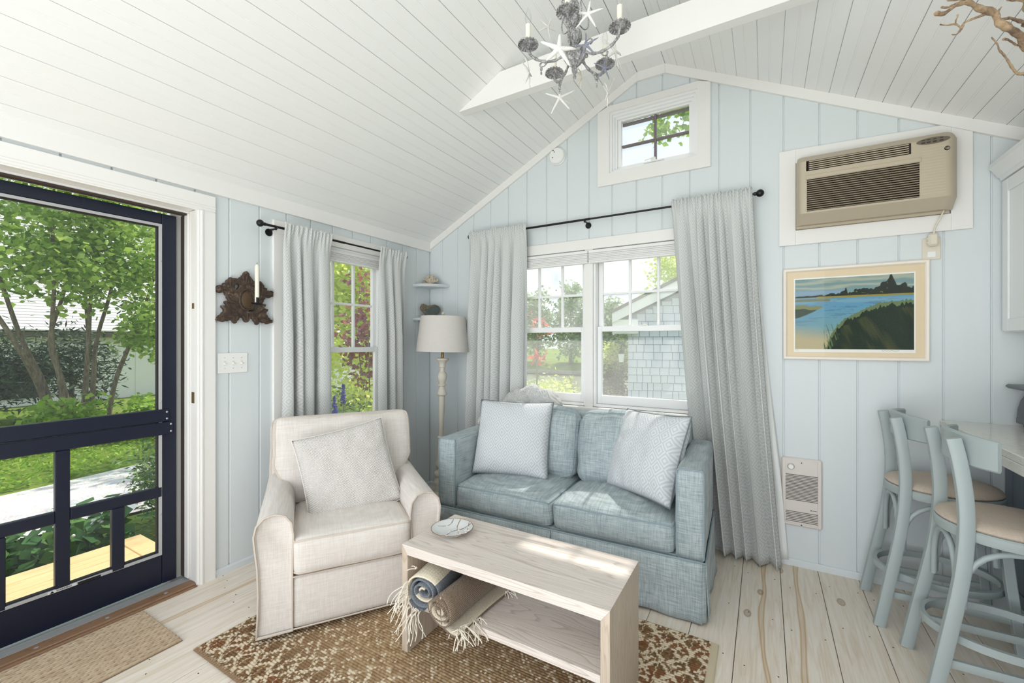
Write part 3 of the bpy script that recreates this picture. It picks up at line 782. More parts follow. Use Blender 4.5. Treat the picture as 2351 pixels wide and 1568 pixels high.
# polished dark stone slice
t = NT('dark_green_polished_stone'); nz = t.noise(t.coord('Object'), 30, 5, .6); nb = t.noise(t.coord('Object'), 9, 3)
M['stone'] = t.done(t.bsdf(t.ramp(nb, (.3, srgb(18, 40, 34)), (.6, srgb(34, 60, 50)), (.8, srgb(70, 92, 80))), .18, spec=.6))
t = NT('rough_stone_rind'); nz = t.noise(t.coord('Object'), 60, 5, .7)
M['rind'] = t.done(t.bsdf(t.ramp(nz, (.3, srgb(60, 62, 52)), (.55, srgb(120, 112, 92)), (.75, srgb(168, 140, 112))), .9, normal=t.bump(nz, .8, .004)))
out = [(-.088, .075), (-.092, .100), (-.082, .122), (-.062, .128), (-.040, .118), (-.022, .112), (0, .113), (.024, .122), (.045, .121), (.066, .110), (.082, .095), (.088, .075), (.078, .055), (.060, .038), (.045, .020), (.030, .008), (-.030, .008), (-.045, .025), (-.060, .045), (-.075, .060)]
root = thing('stone_slice', (.095, -.10, 1.528), R(44), 'polished dark green stone slice on a small stand', 'stone')
o = from_curve2d('stone', [out], .014, .010, M['rind'], root, 2); o.rotation_euler = (R(90), 0, 0)
face = [(x * .82 + .012, (y - .066) * .80 + .058) for x, y in out if True]
face = [(-.055, .074), (-.030, .078), (-.008, .085), (.016, .105), (.046, .110), (.066, .101), (.078, .084), (.070, .060), (.050, .040), (.034, .018), (-.020, .016), (-.032, .038)]
o = from_curve2d('polished_face', [face], .001, .0005, M['stone'], root, 1); o.rotation_euler = (R(90), 0, 0); o.location = (0, -.0255, 0)
m_ = MB(); m_.cbox(-.045, .045, -.018, .018, 0, .010, .003); m_.build('stand', M['plasticw'], root)

# ------------------------------------------------------------------ floor lamp
M['lampw'] = paint('antique_white_turned_wood', srgb(226, 219, 205), .5, .12, .2, 40, (1, 1, .5))
root = thing('floor_lamp', (.335, -.262, 0), 0, 'white turned wood floor lamp with a linen drum shade in the corner', 'floor lamp')
root.rotation_euler = (R(-.6), R(.9), 0)
prof = [(.145, 0), (.150, .008), (.150, .022), (.142, .034), (.120, .040), (.110, .052), (.075, .060), (.060, .075), (.040, .085), (.036, .12), (.046, .14), (.05, .155), (.046, .17), (.034, .185), (.032, .20), (.046, .215), (.050, .228), (.046, .242), (.030, .255), (.027, .27), (.040, .29), (.044, .305), (.038, .325), (.030, .36), (.026, .42), (.024, .50), (.023, .515), (.030, .52), (.030, .530), (.021, .54), (.023, .62), (.027, .75), (.028, .82), (.027, .870), (.040, .878), (.043, .888), (.040, .898), (.034, .91), (.026, .935), (.024, .952), (.036, .957), (.036, .966), (.024, .972), (.028, .985), (.038, 1.005), (.041, 1.028), (.038, 1.05), (.028, 1.068), (.022, 1.075), (.022, 1.105), (.030, 1.109), (.030, 1.116), (.028, 1.128), (.033, 1.150), (.046, 1.162), (.052, 1.168), (.052, 1.182), (.030, 1.186), (.008, 1.188)]
m_ = MB(); m_.lathe(prof, 32); m_.build('column', M['lampw'], root, 35)
m_ = MB(); m_.lathe([(.012, 1.186), (.012, 1.235), (.016, 1.24), (.016, 1.27), (.010, 1.275)], 16); m_.build('socket', M['brass'], root, 40)
t = NT('linen_lamp_shade'); nz = t.noise(t.coord('Object', (220, 220, 30)), 1, 2); n2 = t.noise(t.coord('Object', (20, 20, 420)), 1, 2)
cl = t.mix(t.math('MULTIPLY', nz, n2), srgb(226, 221, 216), srgb(246, 243, 239))
M['lshade'] = t.done(t.n('MixShader', None, i0=.25, i1=t.bsdf(cl, .9, spec=.1), i2=t.n('BsdfTranslucent', None, Color=cl).outputs[0]).outputs[0])
m_ = MB()
n = 48; zs0, zs1, r0, r1 = 1.238, 1.528, .216, .184
rings = [[(rr * math.cos(2 * math.pi * k / n), rr * math.sin(2 * math.pi * k / n), z) for k in range(n)] for rr, z in ((r0, zs0), (r0 - .0, zs0 + .006), (r1, zs1 - .006), (r1, zs1), (r1 - .004, zs1), (r0 - .004, zs0), (r0, zs0))]
m_.loft(rings, caps=False); m_.build('lamp_shade', M['lshade'], root, 40)
m_ = MB()
for k in range(3):
    a = k * 2 * math.pi / 3; m_.tube([(0, 0, 1.505), (.18 * math.cos(a), .18 * math.sin(a), 1.515)], .002, 6)
m_.tube([(0, 0, 1.27), (0, 0, 1.53)], .004, 8)
m_.build('harp', M['brass'], root, 40)
m_ = MB(); m_.lathe([(.004, 1.528), (.006, 1.532), (.004, 1.535), (.010, 1.539), (.0155, 1.548), (.0155, 1.555), (.010, 1.563), (.002, 1.566)], 16); m_.build('finial', M['lampw'], root, 40)
# its black cord running down the wall
m_ = MB(); m_.tube(interp([(-.305, -.07, .415), (-.26, -.10, .33), (-.20, -.10, .20), (-.15, -.07, .08), (-.13, -.03, .02)], 6), .0028, 6); m_.build('cord', M['blackrub'], root, 60)

# ------------------------------------------------------------------ carved sconce
t = NT('carved_dark_wood'); nz = t.noise(t.coord('Object'), 55, 5, .65, .8); n2 = t.noise(t.coord('Object'), 14, 3)
mottle = t.math('MULTIPLY', nz, t.math('ADD', n2, .45))  # random mottling of the wood tone
M['carved'] = t.done(t.bsdf(t.ramp(mottle, (.2, srgb(30, 22, 18)), (.45, srgb(64, 49, 40)), (.62, srgb(92, 74, 60)), (.80, srgb(160, 142, 120))), .6, normal=t.bump(nz, .7, .004)))
M['candle'] = flat('ivory_wax', srgb(243, 238, 222), .5)
# outline traced clockwise in the wall plane (metres; x to the right, y up)
cpx, cpy = 660, 960; k = 1 / 8.25 * .00272
half = [(672, 380), (640, 400), (615, 430), (612, 462), (585, 470), (575, 495), (545, 515), (530, 540), (450, 540), (405, 545), (375, 528), (348, 545), (345, 572), (305, 588), (290, 612), (292, 640), (250, 645), (235, 668), (240, 692), (195, 690), (150, 705), (120, 740), (118, 785), (140, 822), (180, 840), (225, 826), (250, 800), (268, 830), (270, 860), (300, 885), (305, 920), (330, 945), (335, 968), (290, 968), (262, 985), (265, 1010), (290, 1035), (295, 1060), (245, 1058), (205, 1062), (215, 1100), (245, 1125), (250, 1160), (215, 1190), (205, 1215), (165, 1240), (150, 1265), (120, 1285), (100, 1315), (130, 1335), (170, 1340), (205, 1350), (240, 1355), (270, 1335), (320, 1340), (340, 1325), (400, 1320), (415, 1355), (450, 1378), (480, 1365), (490, 1330), (525, 1300), (530, 1275), (560, 1260), (570, 1235), (590, 1260), (615, 1280), (620, 1310), (645, 1340), (668, 1350)]
cxm = 672
left = [((x - cxm) * k, (cpy - y) * k) for x, y in half]
right = [((cxm - x) * k * .93, (cpy - y - (12 if abs(x - cxm) > 60 else 0)) * k) for x, y in reversed(half[1:-1])]
outl = left + right
hole = lambda sgn: [(sgn * (-185 + dx) * k * (1 if sgn > 0 else .93), (cpy - 700 - dy) * k) for dx, dy in ((-40, -5), (-30, -40), (0, -52), (35, -45), (48, -20), (30, 10), (0, 42), (-30, 40))]
root = thing('wall_sconce', (.004, -1.640, 1.555), 0, 'dark carved wooden leaf sconce on the left wall', 'wall sconce')
fr = thing('ornament'); 
sc = from_curve2d('carved_back', [outl, hole(1), hole(-1)], .007, .007, M['carved'], root, 3)
FACE = Matrix(((0, 0, 1, 0), (1, 0, 0, 0), (0, 1, 0, 0), (0, 0, 0, 1)))      # x->Y, y->Z, z->X
bpy.data.objects.remove(fr, do_unlink=True)
sc.matrix_local = Matrix.Translation((.014, 0, 0)) @ FACE
P2 = lambda x, y, d=.028: Vector((d, (x - cxm) * k, (cpy - y) * k))
m_ = MB()
veins = [((545, 1215), (420, 1150), (300, 1060)), ((530, 1235), (350, 1250), (150, 1300)), ((500, 1240), (470, 1300), (455, 1350)), ((420, 900), (370, 780), (365, 570)), ((400, 800), (320, 740), (270, 670)), ((400, 850), (330, 800), (180, 765)), ((440, 1000), (370, 1000), (290, 995)), ((430, 960), (370, 900), (310, 850)), ((560, 650), (480, 610), (400, 580)), ((640, 640), (660, 520), (672, 410)), ((672, 1180), (670, 1260), (668, 1320)), ((600, 600), (590, 540), (600, 500))]
for a, b, c in veins:
    for s_ in (1, -1):
        pts = [(x if s_ > 0 else 2 * cxm - x, y) for x, y in (a, b, c)]
        m_.tube(interp([P2(*p) for p in pts], 5), [.0045] * 5 + [.0035] * 5 + [.001], 6)
for s_ in (1, -1):
    cc = P2(185 if s_ > 0 else 2 * cxm - 190, 768, .024); m_.ball(cc, .016, 12, 8, (.7, 1, 1)); m_.tube([cc + Vector((.004, .017 * math.cos(a), .017 * math.sin(a))) for a in np.linspace(.5, 5.6, 16)], .004, 6)
m_.build('leaf_ribs', M['carved'], root, 50)
m_ = MB()
ov = [P2(cxm + 150 * math.cos(a), 925 + 195 * math.sin(a), .028) for a in np.linspace(0, 2 * math.pi, 40, endpoint=False)]
m_.tube(ov, .006, 8, closed=True)
ov2 = [P2(cxm + 128 * math.cos(a), 925 + 168 * math.sin(a), .028) for a in np.linspace(0, 2 * math.pi, 40, endpoint=False)]
m_.tube(ov2, .003, 6, closed=True)
m_.build('oval_rim', M['carved'], root, 50)
M['medal'] = paint('worn_brown_medallion', srgb(104, 82, 58), .45, .5, .3, 30, (1, 1, .2))
m_ = MB(); m_.ball(P2(cxm, 925, .024), 1.0, 24, 10, (.010, 122 * k, 162 * k)); m_.build('medallion', M['medal'], root, 60)
cx0 = P2(775, 1000, .075)
m_ = MB(); m_.tube(interp([P2(700, 1130, .028), P2(745, 1120, .060), P2(770, 1060, .074), cx0], 6), .0045, 8)
m_.lathe([(.003, -.004), (.028, .000), (.034, .004), (.033, .006), (.012, .003), (.012, .005)], 20, cx0); m_.lathe([(.0125, .004), (.0125, .040), (.0105, .040), (.0105, .006)], 14, cx0)
m_.build('candle_cup', M['black'], root, 40)
root.scale = (1, .89, .95)
root2 = tag(MB().lathe([(.0115, 0), (.0115, .20), (.011, .212), (.008, .222), (.002, .226)], 16).build('candle', M['candle'], None, 40), 'tall ivory taper candle standing in the carved sconce', 'candle')
root2.location = Vector(root.location) + Vector((cx0.x, cx0.y * .89, cx0.z * .95)) + Vector((0, 0, .008))
m_ = MB(); m_.tube([(0, 0, .222), (0, .001, .236)], .001, 6); m_.build('wick', M['ink'], root2)

# ------------------------------------------------------------------ light switch, smoke alarm
root = thing('light_switch', (.001, -1.705, 1.197), 0, 'white triple light switch plate on the left wall', 'light switch')
m_ = MB(); m_.cbox(0, .006, -.081, .081, -.058, .058, .003); m_.build('plate', M['plasticw'], root)
for yy in (-.046, 0, .046):
    m_ = MB(); m_.box(.0061, .0066, yy - .0055, yy + .0055, -.0125, .0125); m_.build('slot', M['ivory'], root)
    m_ = MB(); m_.prism([(.0066, -.006), (.016, -.010), (.017, -.005), (.0066, .006)], lambda u, v, d: (u, d, v), yy - .004, yy + .004); m_.build('toggle', M['plasticw'], root)
    for zz in (-.030, .030):
        m_ = MB(); m_.ball((.006, yy, zz), .003, 8, 5, (.4, 1, 1)); m_.build('screw', M['alu'], root)
root = thing('smoke_alarm', (1.290, -.001, 2.740), 0, 'round white smoke alarm high on the gable wall', 'smoke alarm')
Rm = Matrix.Rotation(R(90), 4, 'X')
m_ = MB(); m_.lathe([(.066, 0), (.066, .012), (.060, .016)], 32, M=Rm); m_.build('base', M['plasticw'], root, 40)
m_ = MB(); m_.lathe([(.062, .016), (.062, .030), (.055, .038), (.02, .040), (.001, .040)], 32, M=Rm); m_.build('cover', M['plasticw'], root, 40)
for (xx, zz) in ((-.025, .042), (-.015, .028), (-.028, -.012)):
    m_ = MB(); m_.ball((xx, -.0385, zz), .005, 10, 6, (1, .4, 1)); m_.build('indicator', M['dark'], root)

# ------------------------------------------------------------------ wall air conditioner
M['acbeige'] = flat('beige_plastic', srgb(190, 177, 156), .45)
M['acdark'] = flat('air_conditioner_dark_recess', srgb(50, 42, 36), .7)
root = thing('trim_14', label='white boards framing the wall air conditioner', kind='structure')
for nm, poly in (('side_board', [(2.736, 1.888), (2.817, 1.888), (2.817, 2.447), (2.736, 2.447)]), ('side_board', [(3.478, 1.888), (3.557, 1.888), (3.557, under(3.557)), (3.478, under(3.478))]),
                 ('head_board', [(2.8175, 2.366), (3.4775, 2.366), (3.4775, min(2.447, under(3.4775))), (3.442, min(2.447, under(3.442))), (2.8175, 2.447)]), ('bottom_board', [(2.8175, 1.888), (3.4775, 1.888), (3.4775, 1.972), (2.8175, 1.972)])):
    m_ = MB(); m_.prism(poly, lambda u, v, d: (u, d, v), -.019, 0); m_.build(nm, M['trimw'], root)
root = thing('air_conditioner', (3.148, -.002, 1.972), 0, 'beige through-wall air conditioner with louvred front', 'air conditioner')
X0, X1 = -.325, .330                    # local extents, z from 0 to .392
def acb(nm, x0, x1, y0, y1, z0, z1, mat='acbeige', c=.003, par=None):
    m_ = MB(); m_.cbox(x0, x1, y0, y1, z0, z1, c); return m_.build(nm, M[mat], par or root)
acb('sleeve', X0 - .004, X1 - .01, -.03, 0, .002, .392, 'acbeige')
acb('drip_edge', X0 - .004, X1 - .03, -.045, -.031, .0, .016, 'acbeige')
# front moulding as a lofted shell: bottom chin, flat face, rounded right end
def face_y(x, z):
    y = -.140
    if z < .062: y = -.140 + (.062 - z) * 1.35
    if z > .355: y = -.140 + (z - .355) * 1.2
    xr = (x - (X1 - .05)) / .05
    if xr > 0: y += .045 * xr * xr
    xl_ = ((X0 + .022) - x) / .022
    if xl_ > 0: y += .02 * xl_ * xl_
    return y
gx0, gx1, gz0, gz1 = -.285, .182, .072, .248       # main grille
vx0, vx1, vz0, vz1 = -.288, .150, .296, .352       # top vent
xsA = sorted(set(list(np.linspace(X0, X0 + .022, 4)) + [gx0, vx0, vx1, gx1] + list(np.linspace(X1 - .05, X1, 7)) + [.0, .1]))
zsA = sorted(set([.014, .035, .062, gz0, gz1, .27, vz0, vz1, .375, .392]))
m_ = MB(); ids = {}
for i, x in enumerate(xsA):
    for j, z in enumerate(zsA): ids[i, j] = len(m_.v); m_.v.append((x, face_y(x, z), z))
for i in range(len(xsA) - 1):
    for j in range(len(zsA) - 1):
        mx, mz = (xsA[i] + xsA[i + 1]) / 2, (zsA[j] + zsA[j + 1]) / 2
        if gx0 < mx < gx1 and gz0 < mz < gz1: continue
        if vx0 < mx < vx1 and vz0 < mz < vz1: continue
        m_.f.append((ids[i, j], ids[i + 1, j], ids[i + 1, j + 1], ids[i, j + 1]))
nX, nZ = len(xsA), len(zsA)
bk = {}
def backv(i, j):
    if (i, j) not in bk: bk[i, j] = len(m_.v); m_.v.append((xsA[i], -.031, zsA[j]))
    return bk[i, j]
rim = [(i, 0) for i in range(nX)] + [(nX - 1, j) for j in range(1, nZ)] + [(i, nZ - 1) for i in range(nX - 2, -1, -1)] + [(0, j) for j in range(nZ - 2, 0, -1)]
for a, b in zip(rim, rim[1:] + rim[:1]): m_.f.append((ids[a], ids[b], backv(*b), backv(*a)))
m_.build('front_cover', M['acbeige'], root, 35)
acb('recess', gx0 - .004, gx1 + .004, -.112, -.108, gz0 - .004, gz1 + .004, 'acdark', .0005)
acb('recess', vx0 - .003, vx1 + .003, -.098, -.094, vz0 - .004, vz1 + .004, 'acdark', .0005)
ns = 15; hh = (gz1 - gz0) / ns
for q in range(ns):
    z = gz0 + hh * (q + .5)
    m_ = MB(); m_.prism([(-.1425, z - .0020), (-.138, z + .0015), (-.113, z + .0035), (-.113, z + .0005), (-.138, z - .0032)], lambda u, v, d: (d, u, v), gx0, gx1); m_.build('louvre', M['acbeige'], root)
for xx in (-.165, -.045, .072):
    acb('grille_rib', xx - .0015, xx + .0015, -.134, -.114, gz0, gz1, 'acdark', .0005)
for q in range(5):
    z = vz0 + .006 + q * .0108
    m_ = MB(); m_.prism([(-.1395, z - .001), (-.138, z + .0045), (-.100, z + .012), (-.100, z + .0075)], lambda u, v, d: (d, u, v), vx0 + .014, vx1 - .008); m_.build('vent_blade', M['acbeige'], root)
for xx in (vx0 + .010, vx1 - .005):
    acb('vent_comb', xx - .003, xx + .003, -.136, -.10, vz0 + .002, vz1 - .002, 'acdark', .0005)
acb('lower_lip', gx0 - .006, gx1 + .008, -.1435, -.139, gz1 + .002, gz1 + .024, 'acbeige', .002)
for q in range(17):
    z = .085 + q * .0142
    acb('score_line', .190, X1 - .052, -.1406, -.1400, z, z + .0010, 'acdark' if False else 'ivory', .0001)
# oval control window
oc = [(.232 + .062 * math.cos(a), .345 + .016 * math.sin(a)) for a in np.linspace(0, 2 * math.pi, 28, endpoint=False)]
m_ = MB(); m_.prism(oc, lambda u, v, d: (u, d, v), -.1425, -.139); cp = m_.build('control_panel', flat('control_panel_grey', srgb(106, 98, 84), .4), root)
for q, xx in enumerate((.195, .215, .238, .262)):
    acb('button', xx - .007, xx + .007, -.1437, -.1426, .3365, .3420, 'acdark', .0006, cp)
    acb('display_mark', xx - .006, xx + .006, -.1432, -.1426, .3500, .3540, 'acdark', .0002, cp)
# round maker's badge
m_ = MB(); m_.lathe([(.0105, 0), (.0105, .0015), (.0092, .0015), (.0092, .0005), (.0001, .0005)], 24, (.283, -.1395, .296), Rm); bd = m_.build('badge', M['acdark'], root)
tx = text_mesh('monogram', 'GE', .0125, M['acbeige'], bd, .0004, True, .25); tx.location = (.283, -.1404, .296); tx.rotation_euler = (R(90), 0, 0)
# power cord with its plug, part of the unit
m_ = MB(); m_.tube(interp([(X1 - .036, -.05, .012), (X1 - .05, -.055, -.025), (X1 - .066, -.045, -.065), (X1 - .068, -.032, -.095)], 6), .0042, 8); m_.build('power_cord', M['ivory'], root, 60)
m_ = MB(); m_.cbox(X1 - .090, X1 - .050, -.042, -.010, -.160, -.094, .009); m_.build('plug', M['ivory'], root)
for dz in (-.12, -.14):
    m_ = MB(); m_.ball((X1 - .091, -.028, dz), .005, 8, 6); m_.build('plug_button', M['ivory'], root, 60)
root = thing('outlet', (3.408, -.001, 1.803), 0, 'ivory outlet plate under the air conditioner', 'outlet')
m_ = MB(); m_.cbox(-.036, .036, -.006, 0, -.057, .057, .003); m_.build('plate', M['ivory'], root)
m_ = MB(); m_.cbox(-.016, .016, -.0085, -.0061, -.045, -.015, .003); m_.build('socket', M['plasticw'], root)

# ------------------------------------------------------------------ framed marsh print
root = thing('framed_picture', (3.077, -.002, 1.482), 0, 'white framed print of a marsh creek with dark grass banks', 'picture')
pw, ph_ = .322, .266
M['frame'] = flat('ivory_lacquer_frame', srgb(240, 231, 220), .35)
M['mat'] = flat('cream_mat_board', srgb(226, 208, 176), .8)
M['paper'] = flat('white_print_paper', srgb(240, 238, 232), .8)
fw_ = .020
fprof = [(0, 0), (0, -.018), (.005, -.023), (.014, -.022), (fw_, -.014), (fw_, 0)]
for nm, c in (('frame_side', [(-pw, -ph_), (-pw, ph_), 1]), ('frame_side', [(pw, ph_), (pw, -ph_), 1]), ('frame_top', [(-pw, ph_), (pw, ph_), 0]), ('frame_bottom', [(pw, -ph_), (-pw, -ph_), 0])):
    (ax, az), (bx_, bz), _ = c
    d = Vector((bx_ - ax, 0, bz - az)).normalized(); inn = Vector((d.z, 0, -d.x))
    rings = []
    for p, s_ in (((ax, az), 1), ((bx_, bz), -1)):
        rings.append([Vector((p[0], y, p[1])) + inn * u + d * (s_ * u) for u, y in fprof])
    m_ = MB(); m_.loft(rings); m_.build(nm, M['frame'], root, 35)
m_ = MB(); m_.box(-pw + fw_ - .003, pw - fw_ + .003, -.008, -.004, -ph_ + fw_ - .003, ph_ - fw_ + .003); m_.build('mat_board', M['mat'], root)
m_ = MB(); m_.box(-.268, .268, -.0090, -.0081, -.222, .208); m_.build('print_paper', M['paper'], root)
NX, NZ = 300, 190
xs_ = np.linspace(0, 1, NX + 1); zs_ = np.linspace(0, 1, NZ + 1)
Xg, Zg = np.meshgrid(xs_, zs_)
rs = np.random.RandomState(3)
def fbm(x, y, sc, seed, octv=4):
    out_ = np.zeros_like(x)
    for o_ in range(octv):
        r_ = np.random.RandomState(seed + o_); f_ = sc * 2 ** o_
        for _ in range(4):
            a_ = r_.uniform(0, 6.28); out_ += np.sin((x * math.cos(a_) + y * math.sin(a_)) * f_ + r_.uniform(0, 6.28)) / (4 * 1.7 ** o_)
    return out_
def L3(c): return np.array(srgb(*c))
img = np.zeros(Xg.shape + (3,))
def put(mask, c): 
    m3 = np.clip(mask, 0, 1)[..., None]; img[:] = img * (1 - m3) + np.asarray(c) * m3
sky = L3((150, 172, 178))[None, None] * (1 - Zg[..., None]) + L3((120, 150, 150))[None, None] * Zg[..., None]
img[:] = sky
put((np.sin(Zg * 60 + 3 * fbm(Xg, Zg * 4, 6, 2)) * .5 + .3) * (Zg > .84) * .6, L3((206, 200, 170)))
put(np.exp(-((Zg - .80) / .03) ** 2) * (Xg < .45) * .7, L3((140, 168, 200)))
hor = .735
# far treeline
tl = hor + .03 + .02 * fbm(Xg, 0 * Xg, 18, 5) + .060 * np.clip((Xg - .22) / .2, 0, 1) * (1 + .35 * fbm(Xg, 0 * Xg, 42, 7)) + .03 * np.exp(-((Xg - .62) / .06) ** 2)
tl = hor + .022 + .012 * fbm(Xg, 0 * Xg, 25, 5)
rt_ = np.random.RandomState(8)
for _k in range(90):
    cxk = rt_.uniform(.18, 1.02); rk = rt_.uniform(.010, .030); hk = .02 + .075 * np.clip((cxk - .2) / .35, 0, 1) * rt_.uniform(.3, 1.0) + (.10 * np.exp(-((cxk - .80) / .06) ** 2))
    tl = np.maximum(tl, np.where((Xg - cxk) ** 2 < rk ** 2, hor + hk - rk * 1.2 + 1.6 * np.sqrt(np.clip(rk ** 2 - (Xg - cxk) ** 2, 0, None)), 0))
tl = tl + 0 * np.exp(-((Xg - .82) / .05) ** 2) + .10 * np.exp(-((Xg - .825) / .022) ** 2) + .05 * np.exp(-((Xg - .93) / .03) ** 2) + .06 * np.exp(-((Xg - .455) / .010) ** 2) * (Zg > hor + .05)
put((Zg < tl) & (Zg > hor), L3((44, 50, 44)))
put(((Zg < tl - .03) & (Zg > hor) & (fbm(Xg * 1.5, Zg * 3, 40, 9) > .62) & (Xg > .3) & (Xg < .8)), L3((128, 122, 72)))
put((Zg < hor + .012) & (Zg > hor - .03) & (Xg > .2), L3((150, 140, 70)) )
# water
wat = L3((92, 150, 186))[None, None] * np.clip((Zg[..., None] - .2) / .5, 0, 1) + L3((120, 160, 160))[None, None] * (1 - np.clip((Zg[..., None] - .2) / .5, 0, 1))
msk = (Zg <= hor - .015)
img[msk] = wat[msk]
put(msk * (fbm(Xg, Zg * 9, 14, 11) > .45) * .35, L3((50, 90, 130)))
put(np.clip((hor - .02 - Zg) * 10, 0, 1) * np.clip((Zg - (hor - .10)) * 20, 0, 1) * .7, L3((178, 196, 182)))
put(np.clip((.36 - Zg - .2 * Xg) * 5, 0, 1) * (Xg < .6), L3((184, 172, 134)))
put((Zg > .675) & (Zg < .715 - .1 * np.clip(Xg - .2, 0, 1)) & (Xg < .32), L3((120, 128, 104)))
# left grass spit
sp_top = .60 + .012 * fbm(Xg, 0 * Xg, 60, 13) + .03 * (1 - Xg / .4); sp_bot = .44 + .28 * np.clip(Xg / .4, 0, 1) ** 1.3
put((Zg < sp_top) & (Zg > sp_bot) & (Xg < .40), L3((58, 74, 56)))
put((Zg < sp_top) & (Zg > sp_top - .055) & (Xg < .40) & (Zg > sp_bot), L3((126, 132, 88)))
# right bank
bt = .10 + .0 * Xg + np.interp(Xg, [.28, .33, .38, .45, .55, .65, .72, .8, 1.0], [.0, .22, .32, .42, .50, .57, .615, .635, .645]) - .10
bt = bt + .025 * np.abs(fbm(Xg, 0 * Xg, 140, 15))
bank = (Zg < bt) & (Xg > .28)
put(bank, L3((34, 48, 36)))
put(bank & (Zg > bt - .05 - .03 * fbm(Xg, 0 * Xg, 90, 16)), L3((104, 122, 84)))
put((bank & (Zg < bt - .1)) * np.clip(fbm(Xg * 3 + Zg, Zg * .5, 9, 17), 0, 1) * .5, L3((92, 92, 50)))
put((Xg > .26) & (Xg < .40) & (Zg < .36) & (fbm(Xg * 6 + Zg * 1.2, Zg * .2, 30, 19) > .25) & (~bank | (Zg > bt - .2)), L3((90, 110, 74)))
mb = MB(); Pg = np.stack([-.262 + .524 * Xg, np.full_like(Xg, -.0094), -.205 + .405 * Zg], -1); mb.grid(Pg, NX, NZ)
pr = mb.build('print', None, root, fixn=False)
ca = pr.data.color_attributes.new('paint', 'FLOAT_COLOR', 'POINT')
ca.data.foreach_set('color', np.concatenate([img, np.ones(Xg.shape + (1,))], -1).astype(np.float32).ravel())
t = NT('marsh_print'); pr.data.materials.append(t.done(t.bsdf(t.n('VertexColor', dict(layer_name='paint')).outputs[0], .6, spec=.2)))
# pencilled signature and edition number
m_ = MB(); rr = random.Random(2); px_ = .130; pts = []
while px_ < .205:
    pts.append((px_, -.0096, -.2115 + rr.uniform(-.0028, .0032))); px_ += .0028
m_.tube(pts, .0005, 4)
m_.tube([(-.262 + .003 * i, -.0096, -.2115 + .002 * (i % 2)) for i in range(6)], .0005, 4)
m_.build('signature', M['ink'], root)
m_ = MB(); m_.box(-pw + fw_ - .002, pw - fw_ + .002, -.0125, -.0110, -ph_ + fw_ - .002, ph_ - fw_ + .002); m_.build('glazing', M['picglass'], root)

# ------------------------------------------------------------------ wall heater
M['heater'] = flat('warm_white_enamel', srgb(222, 214, 208), .4)
root = thing('wall_heater', (2.846, -.001, .237), 0, 'white wall heater with slotted grille near the floor', 'heater')
hw, hh_ = .100, .400
def hb(nm, x0, x1, y0, y1, z0, z1, mat='heater', c=.002):
    m_ = MB(); m_.cbox(x0, x1, y0, y1, z0, z1, c); return m_.build(nm, M[mat], root)
hb('cabinet', -hw, hw, -.016, 0, 0, hh_, c=.008)
hb('face_panel', -hw + .022, hw - .022, -.0185, -.0161, .018, hh_ - .012)
def slots(z0, z1, n):
    for q in range(n):
        z = z0 + (z1 - z0) * q / (n - 1)
        hb('slot', -.078, .078, -.0190, -.0186, z - .0016, z + .0018, 'acdark', .0002)
        hb('slat', -.078, .078, -.0215, -.0191, z + .0022, z + .0055, 'heater', .0008)
slots(.155, .302, 18); slots(.030, .086, 7)
m_ = MB(); m_.lathe([(.017, 0), (.017, .004), (.013, .010), (.013, .016), (.0005, .0165)], 20, (-.052, -.0185, .350), Rm); m_.build('knob', M['plasticw'], root, 40)
m_ = MB(); m_.tube([(-.052 + .017 * math.cos(a), -.021, .350 + .017 * math.sin(a)) for a in np.linspace(0, 2 * math.pi, 20, endpoint=False)], .0012, 5, closed=True); m_.build('knob_ring', M['brass'], root)
for xx, zz in ((.0, .375), (.0, .012)):
    m_ = MB(); m_.ball((xx, -.018, zz), .0035, 8, 5); m_.build('screw', M['acdark'], root)
m_ = MB(); m_.ball((.046, -.0188, .106), .0035, 8, 5, (1, .3, 1)); m_.box(.051, .074, -.0192, -.0187, .1045, .1070); m_.build('maker_mark', M['acdark'], root)

# ------------------------------------------------------------------ soft furnishing helpers
def nz3(p, s, seed=0): return mnoise.noise(Vector((p[0] * s + seed * 7.1, p[1] * s - seed * 3.3, p[2] * s + seed)))
def cushion_fn(w, d, h, r=.03, puff=(.0, .0, .03), seed=0, wr=.004, sag=0.0, pw=2.0):
    hw, hd, hh = w / 2, d / 2, h / 2
    def f(x, y, z):
        q = Vector((x * hw, y * hd, z * hh)); rr = min(r, hw, hd, hh)
        inner = Vector((max(-hw + rr, min(hw - rr, q.x)), max(-hd + rr, min(hd - rr, q.y)), max(-hh + rr, min(hh - rr, q.z))))
        o = q - inner
        if o.length > 1e-9: q = inner + o.normalized() * min(rr, o.length if o.length < rr else rr)
        cx2, cy2, cz2 = (1 - abs(x) ** pw), (1 - abs(y) ** pw), (1 - abs(z) ** pw)
        q = q + Vector((math.copysign(puff[0], x) * cy2 * cz2 * abs(x) ** 2, math.copysign(puff[1], y) * cx2 * cz2 * abs(y) ** 2, math.copysign(puff[2], z) * cx2 * cy2 * abs(z) ** 2))
        if sag: q.z -= sag * (1 - x * x) * (1 - y * y)
        if wr:
            n = nz3(q, 9, seed) * wr + nz3(q, 22, seed + 3) * wr * .45
            q = q + Vector((x, y, z)).normalized() * n
        return q
    return f
